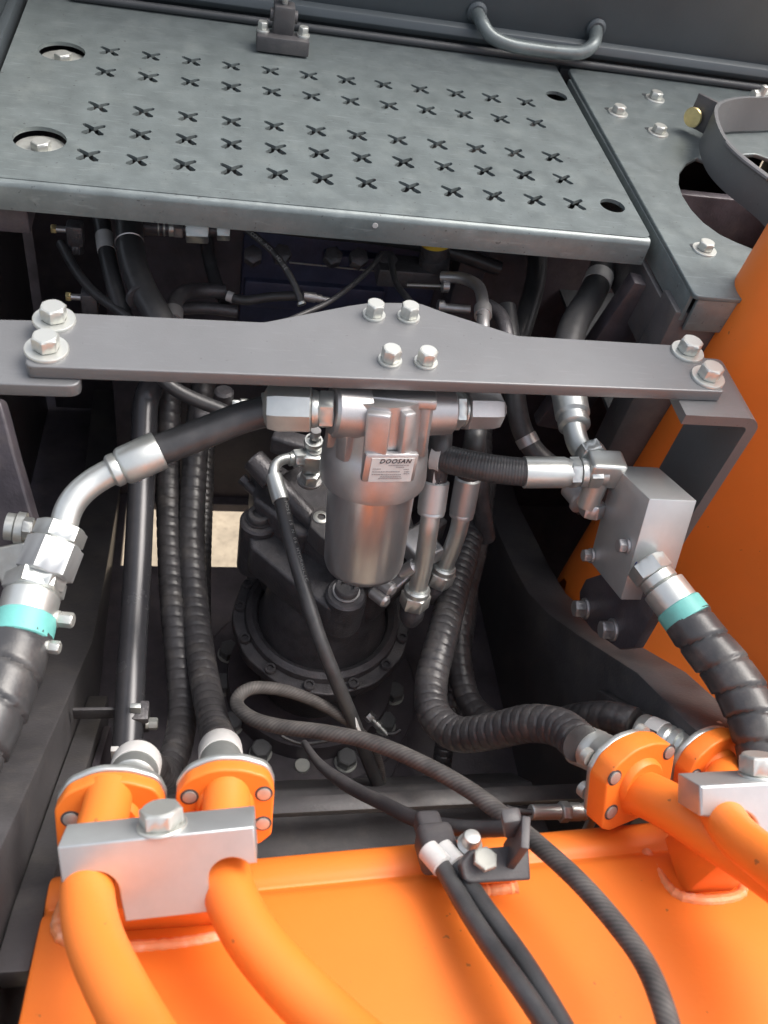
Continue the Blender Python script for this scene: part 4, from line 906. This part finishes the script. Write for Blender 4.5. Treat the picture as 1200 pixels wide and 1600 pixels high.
Fc += [tuple(range(m_)), tuple((len(stations)-1)*m_+k for k in range(m_))[::-1]]
bm = bmesh.new(); vs = [bm.verts.new(v) for v in V]
for f in Fc: bm.faces.new([vs[i] for i in f])
bmesh.ops.recalc_face_normals(bm, faces=bm.faces)
for co_, no_ in (((.54, 0, 0), (-1, 0, 0)), ((0, .33, 0), (0, -1, 0))):
    r_ = bmesh.ops.bisect_plane(bm, geom=bm.verts[:]+bm.edges[:]+bm.faces[:], plane_co=co_, plane_no=no_, clear_outer=True)
bm.verts.index_update(); V = [v.co.copy() for v in bm.verts]; Fc = [tuple(v.index for v in f.verts) for f in bm.faces]; bm.free()
part('cover_skin', (V, Fc), m_orange, oc_, ang=50)
ol_ = thing('orange_side_plate', 'flat orange plate edge showing between frame plate and wrapped hose at right', 'machine plate', P(1060, 1050, 1.1))
pq = [P(1045, 930, 1.20), P(1068, 925, 1.19), P(1160, 1110, 1.10), P(1220, 1260, 1.04), P(1150, 1260, 1.06), P(1050, 1100, 1.15), P(990, 1000, 1.22)]
nr = (pq[2]-pq[0]).cross(pq[5]-pq[0]).normalized()
if nr.dot(CAMV-pq[0]) < 0: nr = -nr
uu = (pq[2]-pq[0]).normalized(); vv = nr.cross(uu); pl = [((q-pq[0]).dot(uu), (q-pq[0]).dot(vv)) for q in pq]
part('plate', plate(pl, [], pq[0], uu, vv, .012, .002), m_orange, ol_)

# ------- left pipes, flanges, clamp
def frame_from(front_a, front_b, tiltdeg):
    ux = (front_b-front_a).normalized(); t = math.radians(tiltdeg)
    uy = Vector((0, math.cos(t), -math.sin(t))); uy = (uy-ux*uy.dot(ux)).normalized(); uz = ux.cross(uy).normalized(); return ux, uy, uz
def orange_pipe(label, pts, rr):
    t = thing('orange_pipe', label, 'pipe', P(*pts[0][:3])); n = len(pts); L_ = [P(*q[:3]) for q in pts]
    tube('pipe_body', L_, rr, m_orange, t, 40, .004, 10); return t
p1 = orange_pipe('thick orange pipe bending down from the left clamp, leftmost of the pair', [(172, 1235, .69), (160, 1290, .66), (140, 1350, .625), (136, 1400, .60), (145, 1460, .57), (175, 1530, .54), (215, 1605, .51), (265, 1690, .47)], .0178)
p2 = orange_pipe('thick orange pipe bending down from the left clamp, right one of the pair', [(355, 1215, .71), (352, 1280, .68), (348, 1345, .645), (360, 1400, .62), (388, 1455, .595), (440, 1520, .57), (520, 1600, .54), (620, 1690, .50)], .0182)
def flange(label, c, ux, uy, s, bolts, hd, ferr, parentname='pipe_flange', t_=.013, sp_=1.02):
    """orange pipe flange: flat octagonal plate with an arched top; c = front centre, ux right, uy up in its plane"""
    nrm = ux.cross(uy).normalized(); t = thing(parentname, label, 'flange', c)
    o = [(-1, -.9), (-.75, -1.05), (.75, -1.05), (1, -.8), (1.02, .35), (.88, .72), (.35, .92), (-.25, .95), (-.8, .68), (-1.02, .3)]
    o = [(x*s, y*s) for x, y in o]
    rl_ = [.006, .006, .006, .006, .012, .02, .04, .04, .02, .012]
    part('flange_plate', plate(rnd(o, rl_, 8), [], c, ux, uy, t_, .0018), m_orange, t, ang=50)
    # raised arch behind (split flange halves, zinc)
    o2 = [(x*sp_, y*(sp_+.02)) for x, y in o]
    part('split_flange', plate(rnd(o2, rl_, 8), [], c-nrm*(t_+.0005), ux, uy, .007, .002), m_zinc, t, ang=50)
    part('flange_hub', lathe(c-nrm*(t_+.010), -nrm, [(0, s*.56), (.006, s*.54), (.010, s*.5), (.02, s*.46)], 36), m_zinc, t)
    part('pipe_socket', lathe(c, nrm, [(-.002, s*.62), (.003, s*.60), (.006, s*.54)], 36), m_orange, t)
    for bx, by in bolts:
        q = c+ux*bx*s+uy*by*s
        part('bolt_hole_rim', lathe(q, nrm, [(-.001, s*.19), (.0003, s*.19)], 22), m_frame, t)
        part('bolt_end', lathe(q, nrm, [(0, s*.145), (.0012, s*.145), (.0014, s*.13)], 20), m_bolt, t)
        part('bolt_head', lathe(q-nrm*(t_+.009), -nrm, [(0, s*.19), (.007, s*.19), (.008, s*.15)], 20), m_bolt, t)
    return t, nrm
def aimed(cpx, cpy, D_, rx, ry_, ux_, tilt):
    pass
ux = Vector((1, .03, .02)).normalized()
upv = Vector((-.02, .72, .69)); 
def fr(ux, up): ux = Vector(ux).normalized(); up = Vector(up); up = (up-ux*up.dot(ux)).normalized(); return ux, up
u1, v1 = fr((1, -.02, .03), (0, .45, .89))
f1, n1 = flange('orange flange on the leftmost pipe with a silver bolt end at left', P(172, 1284, .69), u1, v1, .0400, [(-.72, .1), (.72, .15), (-.72, -.7), (.72, -.68)], None, None)
f2, n2 = flange('orange flange on the second pipe from left with bolt ends down its right side', P(352, 1260, .70), u1, v1, .0370, [(-.74, .28), (.80, .30), (-.74, -.6), (.80, -.48)], None, None)
def ferr(t, c, nrm, tgt, r, label_r=None):
    ax = tgt-c; L_ = ax.length
    part('ferrule', lathe(c, ax, [(0, r*.86), (L_*.25, r*.9), (L_*.3, r), (L_, r*1.02), (L_+.001, r*.9)], 36), m_zinc, t)
    part('label_band', lathe(c, ax, [(L_*.62, r*1.03), (L_*.64, r*1.06), (L_*.98, r*1.07), (L_*1.0, r*1.02)], 36), m_white, t)
ferr(f1, P(203, 1236, .745), n1, P(214, 1192, .80), .0205)
ferr(f2, P(348, 1222, .76), n2, P(344, 1170, .84), .0190)
# clamp block left
lcx = thing('clamp_block', 'silver clamp block with a big hex bolt holding the two left orange pipes', 'clamp', P(245, 1320, .60))
ca, cb = P(89, 1324, .592), P(397, 1292, .607); cx_ = (cb-ca).normalized(); W = (cb-ca).length
dn_ = Vector((0.02, -.62, -.78)); dn_ = (dn_-cx_*dn_.dot(cx_)).normalized(); bk_ = cx_.cross(dn_); 
if bk_.y < 0: bk_ = -bk_
# measure px->m scale: 310 px over W
k = W/309
def arc(cx, cy, r, a0, a1, n=12): return [(cx+r*math.cos(math.radians(a0+(a1-a0)*i/n)), cy+r*math.sin(math.radians(a0+(a1-a0)*i/n))) for i in range(n+1)]
hS = 1.12
o = [(2, 0), (307, 0), (309, -2), (309, -58*hS), (300, -58*hS)]+arc(266, -78*hS, 37, 35, 180)[0:]+[(229, -128*hS), (92, -128*hS), (88, -90*hS)]+arc(50, -78*hS, 38, 5, 150)+[(6, -56*hS), (0, -56*hS), (0, -2)]
o = [(x*k, y*k) for x, y in o]
ux_, uy_ = cx_, -dn_
if ux_.cross(uy_).dot(-bk_) < 0: pass
part('block', plate(o, [], ca, ux_, uy_, .030, .0012), m_alu, lcx, ang=40)
nrm_top = uy_
q = ca+cx_*(W*.515)+bk_*.014
bolt(lcx, q, nrm_top, .026, .0115, .017, .25, m_brass if False else m_bolt, wt=.002)
# clamp block right
rcx = thing('clamp_block', 'silver clamp block with a hex bolt on the right-hand orange pipes', 'clamp', P(1150, 1240, .72))
X2, Y2, Z2 = Vector((1, 0, .03)).normalized(), Vector((.02, .66, -.75)).normalized(), Vector((.02, -.75, -.66)).normalized()
Ar = P(1094, 1228, .70); W2 = .17
o = [(0, 0), (.17, 0), (.17, -.030)]+[(x, y) for x, y in arc(.132, -.038, .0195, 20, 160)]+[(.108, -.045), (.052, -.045)]+arc(.032, -.040, .0185, 15, 165)+[(.012, -.026), (0, -.024)]
ux_ = X2; uy_ = (-Z2-ux_*(-Z2).dot(ux_)).normalized()
part('block', plate(rnd(o, .0005, 1), [], Ar, ux_, uy_, .036, .0022, seg=3), m_alu, rcx, ang=40)
bq = Ar-ux_.cross(uy_)*.018
bolt(rcx, bq+ux_*.062, uy_, .027, .015, .016, .2, wt=.002)
# right pipes
p3_ = orange_pipe('thick orange pipe running from the right front flange under the clamp', [(955, 1235, .84), (1000, 1238, .80), (1050, 1262, .765), (1110, 1300, .73), (1180, 1345, .69), (1250, 1395, .65), (1360, 1490, .58), (1500, 1640, .49)], .0205)
p4_ = orange_pipe('orange pipe emerging from the right clamp block towards the lower right', [(1135, 1205, .85), (1128, 1230, .80), (1125, 1265, .725), (1150, 1305, .69), (1200, 1345, .655), (1270, 1400, .61), (1390, 1510, .54), (1540, 1680, .46)], .0172)
u3, v3 = fr((.88, .30, -.08), (.02, .50, .86))
f3, n3 = flange('orange flange on the right front pipe with three bolt ends facing the camera', P(1000, 1222, .80), u3, v3, .0400, [(-.80, .40), (.80, .52), (-.78, -.52), (.78, -.6)], None, None, t_=.022, sp_=.93)
f4, n4 = flange('orange flange on the rear right pipe partly hidden behind the clamp block', P(1122, 1208, .85), u3, v3, .0400, [(-.8, .2), (.8, .5)], None, None, t_=.018, sp_=.93)
a, b = P(1000, 1222, .80)-n3*.046, P(903, 1162, .865); ax = b-a
part('ferrule', lathe(a, ax, [(-.012, .018), (0, .019), (.004, .0185), (.008, .0200), (ax.length, .0200), (ax.length+.001, .018)], 36), m_zinc, f3)
a, b = P(1085, 1178, .87), P(1000, 1140, .915); ax = b-a; L_ = ax.length
part('ferrule', lathe(a, ax, [(0, .014), (L_*.25, .0145), (L_*.26, .0175), (L_*.36, .0175), (L_*.40, .0150), (L_*.45, .0175), (L_*.95, .0178), (L_, .016)], 36), m_zinc, f4)
part('label_band', lathe(a, ax, [(L_*.56, .0180), (L_*.57, .0185), (L_*.82, .0185), (L_*.83, .018)], 36), m_white, f4)
q = a.lerp(b, .69); nn = (CAMV-q).normalized(); nn = (nn-ax.normalized()*nn.dot(ax.normalized())).normalized()
axn = ax.normalized(); fr_ = ([], [])
sd = axn.cross(nn)
for c_, hx_, hy_ in ((q+sd*.0042, .008, .0006), (q-sd*.0042, .008, .0006), (q+axn*.0075, .0006, .0042), (q-axn*.0075, .0006, .0042)): fr_ = join(fr_, box(c_+nn*.0187, axn, sd, nn, hx_, hy_, .0006))
part('printed_mark', fr_, m_ink, f4, False)
# ================================================================== CENTRE BRACKET, BRAIDED HOSES
cb_ = thing('hose_bracket', 'black angle bracket with grey bolt on the orange boom guiding the braided hose', 'bracket', onboom(780, 1370))
q = P(778, 1352, .70)
part('base_pad', plate(rnd([(-.028, -.011), (.026, -.013), (.027, .013), (-.020, .013), (-.030, .004)], [.01, .002, .002, .01, .006]), [], q, (1, .03, .02), (0, .8, .6) if False else Vector((0, .93, .35)), .013, .002), m_nylon, cb_)
part('upright', box(P(806, 1322, .70), Vector((.25, .9, 0)), Vector((1, -.25, 0)), ZA, .013, .0035, .028, .0015), m_nylon, cb_)
part('hook', box(P(800, 1286, .695), Vector((1, .1, 0)), YA, Vector((-.3, .2, 1)), .008, .006, .012, .003), m_nylon, cb_)
part('foot', box(onboom(775, 1385)+Vector((0, .006, .0)), XA, YA, ZA, .015, .006, .018, .002), m_orange, cb_)
bolt(cb_, P(757, 1345, .695), Vector((0, .1, 1)), .017, .005, None, .3, m_dull)
cs = thing('hose_sleeve', 'dark soft sleeve block holding two small hoses with white collars', 'sleeve', P(680, 1330, .74))
part('sleeve', box(P(682, 1325, .745), Vector((1, .05, 0)), Vector((0, .85, -.4)), Vector((0, .4, .85)), .0155, .019, .014, .007, 3), m_nylon, cs)
part('sleeve_tail', box(P(672, 1300, .76), XA, Vector((0, .85, -.4)), Vector((0, .4, .85)), .011, .018, .010, .005, 3), m_nylon, cs)
bq = thing('pivot_bolt', 'round-headed zinc bolt with washer between sleeve and black bracket', 'bolt', P(733, 1325, .73))
part('head', lathe(P(733, 1322, .73), Vector((0, .2, 1)), [(-.002, .009), (.003, .0105), (.005, .0075), (.011, .008), (.014, .0065), (.015, .0025)], 28), m_bolt, bq)
part('shank', lathe(P(724, 1338, .735), Vector((0, .2, 1)), [(-.02, .007), (.002, .007)], 20), m_brass, bq)
for i, (pts, lab) in enumerate([([(672, 1332, .725), (690, 1352, .715), (706, 1380, .70), (735, 1430, .67), (775, 1490, .635), (815, 1545, .605), (855, 1605, .58), (905, 1690, .54)], 'slim black hose on the orange boom leaving the left white collar'),
                                ([(694, 1330, .73), (712, 1350, .72), (735, 1385, .70), (770, 1435, .67), (810, 1490, .64), (845, 1545, .61), (880, 1605, .585), (925, 1690, .55)], 'slim black hose on the orange boom leaving the right white collar')]):
    t, P_, T = simple_hose(lab, [P(*q) for q in pts], .0074)
    q0, q1 = P(*pts[0]), P(*pts[1]); part('white_collar', lathe(q0, q1-q0, [(-.004, .0078), (-.003, .0092), (.016, .0096), (.017, .008)], 24), m_white, t)
simple_hose('thick braided hose looping across the pit and down over the orange boom', [P(597, 1240, 1.13), P(595, 1205, 1.10), P(580, 1165, 1.07), P(545, 1128, 1.03), P(490, 1095, 1.0), P(430, 1076, .97), P(385, 1077, .945), P(367, 1095, .93), P(385, 1118, .91), P(430, 1134, .89), P(500, 1143, .87), P(575, 1158, .85), P(650, 1188, .82), P(730, 1232, .785), P(790, 1277, .75), P(845, 1323, .715), P(905, 1378, .675), P(960, 1440, .64), P(1005, 1500, .61), P(1032, 1560, .58), P(1050, 1620, .56), P(1065, 1700, .53)], lambda s, th: .0056+.0020*min(1, max(0, (s-.05)/.35)), m_braid, 'braided_hose')
simple_hose('dull dusty cable sleeve lying from the pit to the sleeve and black bracket', [P(475, 1160, 1.0), P(500, 1195, .96), P(545, 1228, .92), P(600, 1256, .87), P(655, 1282, .82), P(710, 1293, .785), P(760, 1295, .76), P(796, 1293, .74)], lambda s, th: .0035+.0037*min(1, s/.09), m_nylon, 'cable_sleeve')
simple_hose('thin dark wire passing under the braided hose loop', [P(440, 1150, 1.1), P(465, 1162, 1.1), P(500, 1160, 1.1), P(540, 1150, 1.1)], .0022, m_rubber, 'thin_wire')
gn = thing('grease_line_fitting', 'small silver ferrule and elbow at the rear edge of the orange boom', 'fitting', P(880, 1270, .88))
a, b = P(829, 1269, .87), P(940, 1268, .90); ax = b-a; L_ = ax.length
tube('line', [P(790, 1262, .86), P(812, 1268, .865), P(832, 1269, .87)], .003, m_rubber, gn, 12)
part('ferrule', lathe(a, ax, [(0, .0065), (.001, .0075), (L_*.38, .0075), (L_*.40, .006)], 24), m_zinc, gn)
part('nut', hexn(a, ax, L_*.40, L_*.52, .018), m_zinc, gn); part('collar', lathe(a, ax, [(L_*.52, .008), (L_*.55, .009), (L_*.68, .009), (L_*.70, .007), (L_*.74, .009), (L_*.78, .006), (L_*.9, .004)], 24), m_zinc, gn)
part('elbow_body', box(P(929, 1264, .90), XA, YA, ZA, .0075, .0075, .010, .002), m_zinc, gn)
part('elbow_stem', lathe(P(929, 1272, .90), (0, -.2, -1), [(0, .005), (.03, .005)], 16), m_zinc, gn)

# ------------------------------------------------------------------ groups of alike things
NAMES = {'guarded_hose': 'spiral guarded hoses in the pit', 'orange_pipe': 'orange pipes on the boom foot', 'pipe_flange': 'orange pipe flanges', 'wrapped_hose': 'heavy wrapped hoses', 'crimped_hose': 'crimped hose ends beside the filter', 'clamp_block': 'silver pipe clamp blocks', 'side_frame_plate': 'side frame plates', 'outer_guard_panel': 'outer guard panels', 'steel_pipe': 'steel pipes near the valve', 'hose_fitting': 'small fittings at far left', 'hydraulic_hose': 'plain hydraulic hoses'}
for o in S.objects:
    b = o.name.split('.')[0]
    if o.parent is None and b in NAMES: o['group'] = NAMES[b]
